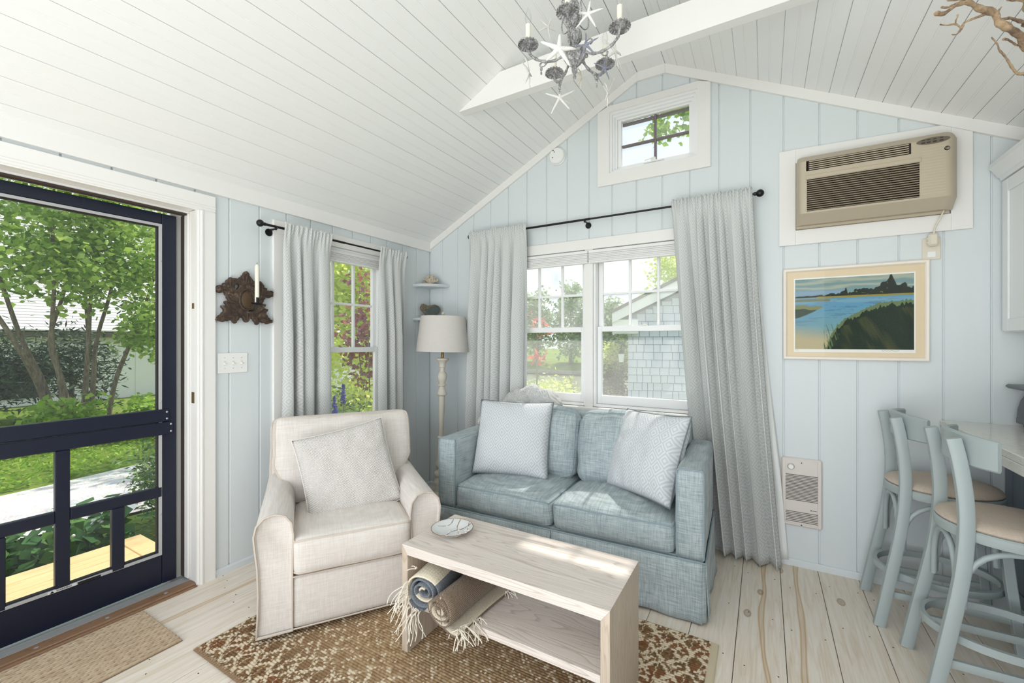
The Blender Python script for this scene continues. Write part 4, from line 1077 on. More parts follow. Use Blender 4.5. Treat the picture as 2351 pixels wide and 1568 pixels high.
def cube_mesh(f, nx=18, ny=18, nz=8):
    m_ = MB(); idx = {}
    def vid(i, j, k):
        key = (i, j, k)
        if key not in idx:
            idx[key] = len(m_.v); m_.v.append(tuple(f(-1 + 2 * i / nx, -1 + 2 * j / ny, -1 + 2 * k / nz)))
        return idx[key]
    for i in range(nx):
        for j in range(ny):
            for k in (0, nz): m_.f.append((vid(i, j, k), vid(i + 1, j, k), vid(i + 1, j + 1, k), vid(i, j + 1, k)))
    for i in range(nx):
        for k in range(nz):
            for j in (0, ny): m_.f.append((vid(i, j, k), vid(i + 1, j, k), vid(i + 1, j, k + 1), vid(i, j, k + 1)))
    for j in range(ny):
        for k in range(nz):
            for i in (0, nx): m_.f.append((vid(i, j, k), vid(i, j + 1, k), vid(i, j + 1, k + 1), vid(i, j, k + 1)))
    return m_
def loop_pts(f, plane, val, n=24):
    """edge loop of the unit cube: plane 'z' at val, walked round, or 'y'"""
    out_ = []
    for a, b in (((-1, -1), (1, -1)), ((1, -1), (1, 1)), ((1, 1), (-1, 1)), ((-1, 1), (-1, -1))):
        for q in range(n):
            t_ = q / n; u = a[0] + (b[0] - a[0]) * t_; v = a[1] + (b[1] - a[1]) * t_
            out_.append(f(u, v, val) if plane == 'z' else (f(u, val, v) if plane == 'y' else f(val, u, v)))
    return out_
def cushion(name, f, mat, parent, pipe=(), pr=.0045, res=(18, 18, 8), pmat=None):
    o = cube_mesh(f, *res).build(name, mat, parent, 180)
    for pl, v in pipe:
        m_ = MB(); m_.tube(loop_pts(f, pl, v), pr, 6, closed=True); m_.build('piping', pmat or mat, o, 60)
    return o
def pillow(name, w, h, th, mat, label, seed=0, pmat=None, pinch=.055, group=None, n=30, pip=.004, wr=.013):
    root = thing(name, label=label, cat='cushion', group=group)
    def P(u, v, s_):
        e = (1 - abs(u) ** 2.6) * (1 - abs(v) ** 2.6)
        x = u * w / 2 * (1 - pinch * (1 - v * v) * abs(u)); y = v * h / 2 * (1 - pinch * (1 - u * u) * abs(v))
        z = s_ * th / 2 * max(e, 0) ** .42
        q = Vector((x, y, z))
        if e > 0:
            k = min(1, e * 4); q.z += s_ * k * (nz3((x, y, s_), 7, seed) * wr + nz3((x, y, s_), 17, seed + 2) * wr * .5)
            # corner puckers
            q.z += s_ * k * wr * .5 * math.sin(14 * math.atan2(abs(v), abs(u))) * (u * u + v * v) * .4
        return q
    m_ = MB(); st = n + 1
    for s_ in (1, -1):
        for j in range(st):
            for i in range(st): m_.v.append(tuple(P(-1 + 2 * i / n, -1 + 2 * j / n, s_)))
    for b, fl in ((0, 0), (st * st, 1)):
        for j in range(n):
            for i in range(n):
                q = (b + j * st + i, b + j * st + i + 1, b + (j + 1) * st + i + 1, b + (j + 1) * st + i)
                m_.f.append(q if not fl else q[::-1])
    uv = [((i / n) * w, (j / n) * h) for _ in (0, 1) for j in range(st) for i in range(st)]
    o = m_.build('cover', mat, root, 180, fixn=False, uv=uv)
    bm = bmesh.new(); bm.from_mesh(o.data); bmesh.ops.remove_doubles(bm, verts=bm.verts, dist=1e-5); bm.to_mesh(o.data); bm.free()
    lp = [P(-1 + 2 * t_, -1, 0) for t_ in np.linspace(0, 1, n, endpoint=False)] + [P(1, -1 + 2 * t_, 0) for t_ in np.linspace(0, 1, n, endpoint=False)] + [P(1 - 2 * t_, 1, 0) for t_ in np.linspace(0, 1, n, endpoint=False)] + [P(-1, 1 - 2 * t_, 0) for t_ in np.linspace(0, 1, n, endpoint=False)]
    m_ = MB(); m_.tube(lp, pip, 6, closed=True); m_.build('piping', pmat or mat, root, 60)
    return root
def stand_up(o, loc, yaw, lean, roll):
    """pillow modelled flat (x right, y up, z towards the viewer) stood on edge, facing -y before yaw"""
    o.matrix_world = Matrix.Translation(loc) @ Matrix.Rotation(yaw, 4, 'Z') @ Matrix.Rotation(R(90) - lean, 4, 'X') @ Matrix.Rotation(roll, 4, 'Z')

M['linen'] = fabric('off_white_linen_slipcover', srgb(234, 228, 223), srgb(206, 198, 190), 900, 700, .9, .35, .4, (0, 2), .1, .3)
M['linenpipe'] = flat('linen_piping', srgb(206, 194, 182), .9)
M['sofa'] = fabric('blue_grey_heathered_weave', srgb(190, 199, 201), srgb(132, 147, 152), 800, 650, .9, .75, .6, (0, 2), .15, .4)
M['sofapipe'] = flat('blue_grey_piping', srgb(142, 158, 165), .9)
M['pillowgrey'] = mat_curtain('grey_diamond_cushion_cloth', srgb(220, 221, 223), srgb(192, 197, 202), .070, 4.0, 0.0)
M['greypipe'] = flat('dark_grey_piping', srgb(116, 122, 126), .9)
def mat_waffle(name, c, c2, p=.010):
    t = NT(name); uv = t.n('TexCoord').outputs['UV']; s = t.n('SeparateXYZ', None, Vector=uv).outputs
    w1 = t.math('SINE', t.math('MULTIPLY', s[0], 2 * math.pi / p)); w2 = t.math('SINE', t.math('MULTIPLY', s[1], 2 * math.pi / p))
    h = t.math('MULTIPLY', w1, w2)
    nzz = t.noise(uv, 400, 2)
    col = t.mix(t.math('ADD', t.math('MULTIPLY', h, .3), t.math('ADD', t.math('MULTIPLY', nzz, .4), .35), True), c2, c)
    return t.done(t.bsdf(col, .92, spec=.1, sheen=.1, normal=t.bump(h, .8, .003)))
M['waffle'] = mat_waffle('white_basket_weave_cushion', srgb(240, 236, 233), srgb(214, 206, 200))
M['knit'] = mat_waffle('white_waffle_knit_throw', srgb(238, 236, 234), srgb(206, 204, 202), .016)

# ------------------------------------------------------------------ armchair
ch = thing('armchair', (.684, -1.452, 0), R(56), 'off white slipcovered armchair with piping in front of the side window', 'armchair')
m_ = MB(); m_.lathe([(.23, .012), (.24, .016), (.24, .030), (.10, .034), (.06, .06)], 28); m_.build('swivel_base', M['dark'], ch, 40)
armp = [(0, .035), (0, .20), (0, .36), (-.004, .46), (.004, .515), (.030, .550), (.070, .562), (.112, .552), (.142, .520), (.152, .475), (.147, .42), (.138, .34), (.134, .22), (.136, .12), (.142, .035)]
for sgn in (-1, 1):
    rings = []
    for y, s_, dz in ((-.362, .86, 0), (-.372, .94, 0), (-.375, .985, 0), (-.371, 1.0, 0), (-.30, 1.0, .0), (-.15, .985, .004), (.0, .97, .010), (.15, .96, .016), (.28, .96, .02), (.345, .95, .02), (.360, .90, .02)):
        ring = []
        for x, z in armp:
            xx = .07 + (x - .07) * s_; zz = .035 + (z - .035) * (1 if s_ > .9 else .98) + dz * (z / .56)
            n_ = nz3((x, y, z), 8, 2) * .004
            ring.append((sgn * (.262 + xx + n_), y, zz))
        rings.append(ring)
    mm = MB(); mm.loft(rings); arm = mm.build('arm', M['linen'], ch, 50)
    mm = MB(); mm.tube([(sgn * (.262 + .07 + (x - .07) * .985), -.3755, z) for x, z in armp], .0045, 6, closed=True); mm.build('piping', M['linenpipe'], arm, 60)
f = cushion_fn(.53, .06, .235, .012, (0, .006, 0), 5, .002)
o = cushion('front_panel', f, M['linen'], ch, res=(16, 4, 10)); o.location = (0, -.343, .155)
m_ = MB(); m_.tube([(-.262 + .524 * q / 12, -.3775 - .003 * math.sin(math.pi * q / 12), .272) for q in range(13)], .004, 6); m_.build('front_piping', M['linenpipe'], ch, 60)
m_ = MB(); m_.tube([(-.40 + .80 * q / 12, -.374, .038) for q in range(13)], .004, 6); m_.build('hem_piping', M['linenpipe'], ch, 60)
f = cushion_fn(.525, .575, .165, .028, (.004, .012, .022), 11, .003)
o = cushion('seat_cushion', f, M['linen'], ch, (('z', .93), ('z', -.93)), res=(18, 18, 8), pmat=M['linenpipe']); o.location = (0, -.112, .362)
# back: outer shell and loose T-shaped cushion
f = cushion_fn(.79, .115, .83, .035, (.004, .012, .010), 21, .004)
bo = cushion('back_frame', f, M['linen'], ch, (('y', -.9), ('y', .9)), res=(16, 6, 18), pmat=M['linenpipe']); bo.location = (0, .318, .452); bo.rotation_euler = (R(-9), 0, 0)
f0 = cushion_fn(.745, .165, .47, .05, (.006, .026, .006), 31, .007)
def fT(x, y, z):
    q = f0(x, y, z)
    q.x *= 1 - .20 * max(0, min(1, (-z - .15) / .6)); q.z += .012 * (x * x - .5) * (z > 0)
    return q
bc = cushion('back_cushion', fT, M['linen'], ch, (('y', -.86), ('y', .86)), res=(20, 8, 18), pmat=M['linenpipe']); bc.location = (0, .205, .655); bc.rotation_euler = (R(-13), 0, 0)
pl = pillow('cushion', .475, .475, .15, M['waffle'], 'white basket weave cushion propped in the armchair', 3, pip=.0035)
chM = Matrix.Translation((.684, -1.452, 0)) @ Matrix.Rotation(R(56), 4, 'Z')
pl.matrix_world = chM @ Matrix.Translation((.0, -.040, .622)) @ Matrix.Rotation(R(90) - R(21), 4, 'X') @ Matrix.Rotation(R(11), 4, 'Z')

# ------------------------------------------------------------------ sofa
SW, SD = 1.545, .74
SR = R(2.5)
front_mid = Vector((2.42 - SW / 2 * math.cos(SR), -.86 - SW / 2 * math.sin(SR), 0))
sc_ = front_mid + Vector((-math.sin(SR), math.cos(SR), 0)) * (SD / 2)
so = thing('sofa', sc_, SR, 'two seat blue grey slipcovered sofa under the double window', 'sofa')
HW = SW / 2; FY = -SD / 2; AW = .128; SKZ = .285
for sgn in (-1, 1):
    f = cushion_fn(AW, SD - .01, .432, .020, (.004, .002, .006), 40 + sgn, .0025)
    a = cushion('arm', f, M['sofa'], so, (('y', -.985),), .0045, (6, 20, 12), M['sofapipe']); a.location = (sgn * (HW - AW / 2), -.002, SKZ + .214)
f = cushion_fn(SW - 2 * AW + .02, .14, .56, .03, (0, .006, .006), 45, .003)
b = cushion('back_frame', f, M['sofa'], so, (('y', .9),), .0045, (20, 5, 12), M['sofapipe']); b.location = (0, SD / 2 - .075, SKZ + .275); 
m_ = MB(); m_.box(-HW + .02, HW - .02, FY + .02, SD / 2 - .01, .06, SKZ + .01); m_.build('base', M['sofa'], so)
iw = (SW - 2 * AW) / 2
for k, sgn in enumerate((-1, 1)):
    f = cushion_fn(iw - .006, .60, .150, .036, (.004, .024, .036), 50 + k, .005, pw=2.2)
    s_ = cushion('seat_cushion', f, M['sofa'], so, (('z', .92), ('z', -.92)), .0042, (20, 20, 8), M['sofapipe']); s_.location = (sgn * iw / 2, FY + .300, SKZ + .082)
    f1 = cushion_fn(iw - .004, .17, .44, .075, (.002, .045, .030), 60 + k, .012)
    s_ = cushion('back_cushion', f1, M['sofa'], so, (('y', -.80), ('y', .80)), .0042, (20, 8, 18), M['sofapipe']); s_.location = (sgn * iw / 2, .115, .652); s_.rotation_euler = (R(-13), 0, 0)
# skirt with kick pleats at the corners
def skirt(nm, p0, p1, nrm, seed, n=36, wave=.010, flare=.010):
    p0, p1, nrm = Vector(p0), Vector(p1), Vector(nrm); rows = []
    for j in range(9):
        t_ = j / 8; z = SKZ + .004 - (SKZ - .010) * t_; row = []
        for i in range(n + 1):
            u = i / n; q = p0.lerp(p1, u) + nrm * (.004 + t_ * (flare + wave * math.sin(u * 9 + seed) * t_ + wave * .5 * math.sin(u * 23 + seed * 2) * t_))
            row.append((q.x, q.y, z + .006 * math.sin(u * 8 + seed) * t_))
        rows.append(row)
    m_ = MB(); m_.grid(np.array(rows), n, 8); o = m_.build(nm, M['sofa'], so, 180, fixn=False)
    md = o.modifiers.new('thickness', 'SOLIDIFY'); md.thickness = .005; md.offset = 0
skirt('skirt', (-HW + .012, FY, 0), (-.002, FY, 0), (0, -1, 0), 1); skirt('skirt', (.002, FY, 0), (HW - .010, FY, 0), (0, -1, 0), 4)
skirt('skirt', (HW, FY + .012, 0), (HW, SD / 2, 0), (1, 0, 0), 2); skirt('skirt', (-HW, SD / 2, 0), (-HW, FY + .012, 0), (-1, 0, 0), 3)
for sgn in (-1, 1):
    pts = [(sgn * (HW - .06), FY - .003), (sgn * (HW - .015), FY - .006), (sgn * (HW + .004), FY + .010), (sgn * (HW + .004), FY + .06)]
    rows = [[(x + sgn * t_ * .004, y - t_ * .006, SKZ - (SKZ - .014) * t_) for x, y in pts] for t_ in np.linspace(0, 1, 6)]
    m_ = MB(); m_.grid(np.array(rows), 3, 5); o = m_.build('pleat', M['sofa'], so, 180, fixn=False)
    md = o.modifiers.new('thickness', 'SOLIDIFY'); md.thickness = .004; md.offset = 1
lp = [(-HW - .003, FY - .003), (HW + .003, FY - .003), (HW + .003, SD / 2 - .02), (-HW - .003, SD / 2 - .02)]
pts = []
for (a, b) in zip(lp, lp[1:] + lp[:1]): pts += [(a[0] + (b[0] - a[0]) * t_, a[1] + (b[1] - a[1]) * t_, SKZ + .003) for t_ in np.linspace(0, 1, 16, endpoint=False)]
m_ = MB(); m_.tube(pts, .005, 6, closed=True); m_.build('skirt_piping', M['sofapipe'], so, 60)

p1 = pillow('cushion', .51, .49, .20, M['pillowgrey'], 'grey diamond cushion leaning at the left end of the sofa', 6, M['greypipe'], group='grey cushions on the sofa')
stand_up(p1, (1.235, -.600, .690), R(12), R(20), R(0))
p2 = pillow('cushion', .49, .48, .20, M['pillowgrey'], 'grey diamond cushion leaning against the right arm of the sofa', 9, M['greypipe'], group='grey cushions on the sofa')
stand_up(p2, (2.085, -.560, .690), R(-34), R(22), R(3))

# white knitted throw heaped on the back left corner of the sofa
t = NT('white_waffle_knit_throw'); sv = t.n('SeparateXYZ', None, Vector=t.coord('Object')).outputs
hw_ = t.math('MULTIPLY', t.math('SINE', t.math('MULTIPLY', t.math('ADD', sv[0], sv[1]), 2 * math.pi / .014)), t.math('SINE', t.math('MULTIPLY', t.math('SUBTRACT', sv[2], sv[1]), 2 * math.pi / .014)))
M['knit'] = t.done(t.bsdf(t.mix(t.math('ADD', t.math('MULTIPLY', hw_, .35), .6, True), srgb(206, 206, 206), srgb(240, 239, 237)), .95, spec=.05, normal=t.bump(hw_, .8, .004)))
root = thing('knit_throw', (1.13, -.17, .80), 0, 'white waffle knit throw heaped on the back corner of the sofa', 'blanket')
def heap(w, d, h, seed, wr):
    f0 = cushion_fn(w, d, h, min(w, d, h) * .48, (.0, .01, .02), seed, wr)
    def f(x, y, z):
        q = f0(x, y, z); q.z += .012 * math.sin(q.x * 38 + seed) * (z > -.5) + .030 * (1 - x * x) - .02; q.y += .008 * math.sin(q.x * 30 + q.z * 22)
        return q
    return f
o = cube_mesh(heap(.42, .15, .20, 3, .016), 26, 12, 12).build('throw', M['knit'], root, 180); o.location = (.03, .03, .055); o.rotation_euler = (0, R(3), 0)
o = cube_mesh(heap(.34, .12, .20, 8, .014), 22, 10, 12).build('fold', M['knit'], root, 180); o.location = (-.12, -.01, .0); o.rotation_euler = (0, R(-24), R(-6))
o = cube_mesh(heap(.15, .30, .10, 5, .012), 12, 18, 10).build('hanging_end', M['knit'], root, 180); o.location = (-.235, -.11, -.055); o.rotation_euler = (R(8), 0, R(-4))

# ------------------------------------------------------------------ coffee table
TX0, TX1, TY0, TY1, TZ = 1.333, 2.235, -1.697, -1.335, .462
tb = thing('coffee_table', ((TX0 + TX1) / 2, (TY0 + TY1) / 2, 0), 0, 'low pale oak coffee table with an open shelf on the rug', 'coffee table')
tx_, ty_ = (TX1 - TX0) / 2, (TY1 - TY0) / 2
def tbb(nm, x0, x1, y0, y1, z0, z1, mat, c=.0015):
    m_ = MB(); m_.cbox(x0, x1, y0, y1, z0, z1, c); return m_.build(nm, M[mat], tb)
th = .040
RUGT = .012
# mitred top and side panels
def mitre(nm, poly, mat): 
    m_ = MB(); m_.prism(poly, lambda u, v, d: (u, d, v), -ty_, ty_); return m_.build(nm, M[mat], tb)
mitre('top', [(-tx_, TZ), (-tx_ + .031, TZ - th), (tx_ - .031, TZ - th), (tx_, TZ)], 'tablewood')
mitre('side_panel', [(-tx_, RUGT), (-tx_ + .031, RUGT), (-tx_ + .031, TZ - th - .0004), (-tx_, TZ - .0006)], 'tablewood_v')
mitre('side_panel', [(tx_ - .031, RUGT), (tx_, RUGT), (tx_, TZ - .0006), (tx_ - .031, TZ - th - .0004)], 'tablewood_v')
tbb('shelf', -tx_ + .0315, tx_ - .0315, -ty_ + .001, ty_ - .001, .214, .242, 'tablewood')
tbb('cleat', -tx_ + .0315, -tx_ + .055, -ty_ + .05, ty_ - .02, TZ - th - .026, TZ - th - .0006, 'tablewood')

# plate
root = thing('plate', (1.452, -1.508, TZ + .0005), 0, 'white ceramic plate with a brown rim and painted blossom twigs', 'plate')
M['ceramic'] = flat('pale_glazed_ceramic', srgb(226, 228, 228), .15, spec=.6, coat=.5)
M['rimbrown'] = flat('brown_glazed_rim', srgb(120, 84, 50), .3)
M['twig'] = flat('painted_brown_twig', srgb(128, 92, 56), .4)
prof = [(.001, 0), (.040, 0), (.048, .003), (.070, .012), (.092, .024), (.094, .0265), (.092, .0268), (.070, .0155), (.045, .0072), (.020, .0055), (.001, .0053)]
m_ = MB(); m_.lathe(prof, 48); m_.build('dish', M['ceramic'], root, 50)
m_ = MB(); m_.tube([(.0932 * math.cos(a), .0932 * math.sin(a), .0266) for a in np.linspace(0, 2 * math.pi, 60, endpoint=False)], .0014, 6, closed=True); m_.build('rim', M['rimbrown'], root, 60)
def dish_z(x, y):
    r_ = math.hypot(x, y); return float(np.interp(r_, [.001, .02, .045, .07, .092], [.0053, .0055, .0072, .0155, .0268]))
m_ = MB(); bl = MB()
for tw in (((-.050, .072), (-.045, .045), (-.055, .020), (-.075, -.010)), ((-.02, .088), (-.012, .055), (.0, .035), (.022, .012), (.045, -.012), (.07, -.02)), ((.05, .075), (.03, .045), (.008, .020), (-.004, -.01), (.005, -.05), (.012, -.08)), ((.035, .08), (.05, .05), (.060, .03)), ((.09, .0), (.075, .008), (.065, .02))):
    pts = interp([Vector((x, y, dish_z(x, y) + .0006)) for x, y in tw], 6); m_.tube(pts, [.0014 * (1 - .6 * i / len(pts)) for i in range(len(pts))], 5)
    for q in (.35, .6, .85):
        p = pts[int(q * (len(pts) - 1))] + Vector((random.uniform(-.006, .006), random.uniform(-.006, .006), 0))
        for a in range(5): 
            c = p + Vector((.0035 * math.cos(a * 1.257), .0035 * math.sin(a * 1.257), 0)); bl.ball((c.x, c.y, dish_z(c.x, c.y) + .0006), .0028, 6, 4, (1, 1, .25))
m_.build('painted_twig', M['twig'], root, 60); bl.build('painted_blossom', flat('white_painted_blossom', srgb(250, 248, 244), .4), root, 60)

# rolled blankets on the table shelf
def mat_blanket(name, c, c2, p=.0075):
    t = NT(name); uv = t.n('TexCoord').outputs['UV']; s = t.n('SeparateXYZ', None, Vector=uv).outputs
    w1 = t.math('SINE', t.math('MULTIPLY', s[0], 2 * math.pi / p)); w2 = t.math('SINE', t.math('MULTIPLY', s[1], 2 * math.pi / p))
    h = t.math('MULTIPLY', w1, w2); nzz = t.noise(uv, 160, 2)
    col = t.mix(t.math('ADD', t.math('MULTIPLY', h, .5), nzz, True), c2, c)
    return t.done(t.bsdf(col, .95, spec=.05, sheen=.2, normal=t.bump(h, .6, .002)))
M['blgrey'] = mat_blanket('blue_grey_wool', srgb(140, 146, 154), srgb(84, 90, 98)); M['blbrown'] = mat_blanket('taupe_wool', srgb(152, 134, 116), srgb(92, 74, 60))
M['blcream'] = mat_blanket('cream_wool', srgb(236, 226, 206), srgb(214, 200, 176)); M['fringe'] = flat('cream_wool_fringe', srgb(238, 230, 216), .95)
def rolled(name, loc, rz, r0, L, turns, mats, label, sq=1.0, seed=0, start=0.0, tail=.0):
    root = thing(name, loc, rz, label, 'blanket', 'rolled blankets on the table shelf')
    n = int(turns * 26); th_ = []
    rows = []; uvs = []; arc = 0; prev = None
    nl = 14
    prof = []
    for i in range(n + 1):
        t_ = i / n; a = start + t_ * turns * 2 * math.pi
        r_ = r0 * (.16 + .84 * t_) * (1 + .04 * math.sin(2 * a + seed))
        p = (r_ * math.cos(a) * 1.04, r_ * math.sin(a) * sq)
        if prev: arc += math.dist(p, prev)
        prev = p; prof.append((p, arc))
    if tail:
        (px, pz), _ = prof[-1]
        for k in range(1, 8):
            p = (px + tail * k / 7, -r0 * sq + .004 + .002 * math.sin(k)); arc += tail / 7; prof.append((p, arc))
    for (p, ar) in prof:
        row = []
        for j in range(nl + 1):
            v = j / nl; y = -L / 2 + L * v
            row.append((p[0] + .004 * math.sin(5 * v + seed), y + .006 * math.sin(ar * 30), p[1])); uvs.append((ar, y))
        rows.append(row)
    m_ = MB(); m_.grid(np.array(rows), nl, len(rows) - 1)
    o = m_.build('roll', mats[0], root, 180, fixn=False, uv=uvs)
    o.data.materials.append(mats[1])
    for fi, pf in enumerate(o.data.polygons):
        row_i = fi // nl; col_j = fi % nl
        if mats[2] == 'stripe': pf.material_index = 1 if (row_i > len(rows) * .80 and row_i < len(rows) * .945) or (row_i % 37 < 9 and row_i < len(rows) * .75) else 0
        else: pf.material_index = 0
    md = o.modifiers.new('thickness', 'SOLIDIFY'); md.thickness = .007; md.offset = 0
    if mats[2] == 'edge': md.material_offset = 1
    return root
def fringe(root, starts, dirs, n, L, seed):
    rnd_ = random.Random(seed); m_ = MB()
    for _ in range(n):
        q = rnd_.random(); s0 = Vector(starts[0]).lerp(Vector(starts[1]), q)
        d = Vector(dirs) + Vector((rnd_.uniform(-.5, .5), rnd_.uniform(-.5, .3), rnd_.uniform(-.35, .25)))
        ln = L * rnd_.uniform(.55, 1.15); pts = [s0]
        for k in range(5):
            d = d + Vector((rnd_.uniform(-.5, .5), rnd_.uniform(-.4, .4), -.30)); d.normalize()
            nxt = pts[-1] + d * ln / 5
            pts.append(nxt)
        m_.tube(interp(pts, 3), .0016, 5)
    tag(m_.build('fringe', M['fringe'], root, 60), kind='stuff')
r1 = rolled('rolled_blanket', (1.462, -1.565, .326), R(8), .078, .36, 3.6, (M['blgrey'], M['blcream'], 'stripe'), 'blue grey and cream rolled blanket at the back of the table shelf', .95, 1, 1.0)
fringe(r1, ((-.07, -.18, .03), (-.055, -.19, -.06)), (-.55, -.5, .1), 22, .11, 3)
fringe(r1, ((-.05, -.19, -.055), (.0, -.19, -.07)), (-.3, -.6, -.2), 16, .12, 5)
fringe(r1, ((-.055, -.15, .065), (-.035, -.15, .075)), (-.3, -.1, .6), 3, .04, 8)
r2 = rolled('rolled_blanket', (1.612, -1.600, .307), R(-3), .063, .37, 3.0, (M['blbrown'], M['blcream'], 'edge'), 'taupe brown rolled blanket at the front of the table shelf', .95, 2, 1.6, .10)
fringe(r2, ((.085, -.17, -.045), (.10, -.05, -.055)), (.5, -.35, .15), 34, .085, 4)
fringe(r2, ((.09, .10, -.045), (.10, .17, -.045)), (.7, .1, .2), 8, .06, 6)

# ------------------------------------------------------------------ rug and door mat (woven relief is real height on a fine grid)
def relief(name, x0, x1, y0, y1, dx, dy, hf, cf, label, cat, mat):
    nx = int((x1 - x0) / dx); ny = int((y1 - y0) / dy)
    X, Y = np.meshgrid(np.linspace(x0, x1, nx + 1), np.linspace(y0, y1, ny + 1))
    H = hf(X, Y)
    edge = np.zeros_like(X, bool); edge[0] = edge[-1] = True; edge[:, 0] = edge[:, -1] = True
    H = np.where(edge, .0015, H)
    P = np.stack([X, Y, H], -1).reshape(-1, 3).astype(np.float32)
    me = bpy.data.meshes.new(name); nvv = P.shape[0]; nf = nx * ny
    me.vertices.add(nvv); me.vertices.foreach_set('co', P.ravel())
    i, j = np.meshgrid(np.arange(nx), np.arange(ny)); a = (j * (nx + 1) + i).ravel()
    q = np.stack([a, a + 1, a + nx + 2, a + nx + 1], 1).astype(np.int32)
    me.loops.add(nf * 4); me.loops.foreach_set('vertex_index', q.ravel())
    me.polygons.add(nf); me.polygons.foreach_set('loop_start', np.arange(0, nf * 4, 4, dtype=np.int32)); me.polygons.foreach_set('use_smooth', np.ones(nf, bool))
    me.update(); me.validate()
    ca = me.color_attributes.new('weave', 'FLOAT_COLOR', 'POINT')
    c = cf(X, Y, H).reshape(-1, 3); ca.data.foreach_set('color', np.concatenate([c, np.ones((nvv, 1))], 1).astype(np.float32).ravel())
    me.materials.append(mat)
    o = bpy.data.objects.new(name, me); COL.objects.link(o)
    return tag(o, label, cat)
def mat_weave(name):
    t = NT(name); c = t.n('VertexColor', dict(layer_name='weave')).outputs[0]
    nzz = t.noise(t.coord('Object'), 700, 3); 
    col = t.mix(t.math('MULTIPLY', nzz, .5), c, (.05, .035, .025), 'MIX')
    return t.done(t.bsdf(t.mix(.35, c, col), .95, spec=.05, normal=t.bump(nzz, .5, .001)))
def rope_h(X, Y, lx, py, amp, base, skew=.35):
    row = np.floor(Y / py); ph = (X / lx + row * .5 + skew * ((Y / py) % 1.0))
    return base + amp * np.sqrt(np.clip(np.abs(np.sin(np.pi * (Y / py))), 0, 1)) * (.55 + .45 * np.abs(np.sin(np.pi * ph)))
RX0, RX1, RY0, RY1 = .543, 2.490, -2.135, -.970
def rug_h(X, Y):
    h = rope_h(X, Y, .021, .0125, .0062, .0048)
    bord = (X > RX1 - .030) | (X < RX0 + .016)
    return np.where(bord, .0055 + .0006 * np.sin(X * 900) * np.sin(Y * 900), h)
def hash2(a, b): 
    v = np.sin(a * 127.1 + b * 311.7) * 43758.5453; return v - np.floor(v)
def rug_c(X, Y, H):
    row = np.floor(Y / .0125); cell = np.floor(X / .0105 + row * .5)
    bx = X * 1.0; by = Y * 1.0
    tri = lambda x, p: np.abs(((x / p) % 1.0) - .5) * 2
    d = tri(bx + .02 * (np.floor(by / .10) % 2), .105) + tri(by, .115)
    jag = (hash2(cell, row) - .5) * .35
    cream = ((np.abs(d + jag - 1.0) < .20) | (d + jag < .32))
    # wide central field is plainer and heathered; its golden lightness includes painted-in sun
    u = (X - RX0) / (RX1 - RX0); v = (Y - RY0) / (RY1 - RY0)
    field = np.exp(-((X - 1.45) / .62) ** 4) * np.exp(-((v - .42) / .26) ** 4)
    cream = cream & (hash2(cell + 3, row + 9) > field * .72 + .06)
    thr = tri(X + .003 * np.sin(Y * 200), .0525) < .06
    brown = np.stack([L3((122, 94, 68))] * 1)[0]
    n = hash2(cell, row + 31)[..., None]
    base = L3((104, 80, 60)) * (1 - n) + L3((150, 118, 84)) * n
    warm = L3((196, 170, 136)) * (1 - n) + L3((150, 122, 92)) * n
    f3 = field[..., None]
    base = base * (1 - f3) + warm * f3
    red = (hash2(np.floor(X / .16), np.floor(Y / .05)) > .80)[..., None]
    base = np.where(red & (f3 < .3), base * .5 + L3((136, 84, 56)) * .5, base)
    c = np.where(cream[..., None], L3((226, 210, 184)), base)
    c = np.where((thr & (field < .4))[..., None], L3((220, 204, 176)), c)
    bord = (X > RX1 - .030) | (X < RX0 + .016)
    return np.where(bord[..., None], L3((214, 200, 172)), c)
M['weave'] = mat_weave('woven_jute')
relief('area_rug', RX0, RX1, RY0, RY1, .0040, .0030, rug_h, rug_c, 'woven brown and cream jute rug under the coffee table', 'rug', M['weave'])
m_ = MB(); x = RX0 + .02
while x < RX1 - .035:
    m_.tube([(x - .003, RY0 + .006, .004), (x, RY0 - .004, .006), (x + .005, RY0 - .002, .008), (x + .008, RY0 + .008, .009)], .0048, 6); x += .0145
eb = m_.build('edge_braid', flat('brown_jute_braid', srgb(138, 112, 86), .95), bpy.data.objects['area_rug'], 60)
def mat_c(X, Y, H):
    n = hash2(np.floor(X / .014 ), np.floor(Y / .020))[..., None]
    c = L3((206, 186, 160)) * (1 - n) + L3((186, 164, 138)) * n
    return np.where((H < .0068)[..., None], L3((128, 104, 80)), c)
def dm_h(X, Y):
    return rope_h(Y, X, .026, .0152, .0085, .0045, .5)
relief('door_mat', .040, .446, -2.985, -2.134, .0034, .0034, dm_h, mat_c, 'tan braided rope door mat in front of the screen door', 'door mat', M['weave'])

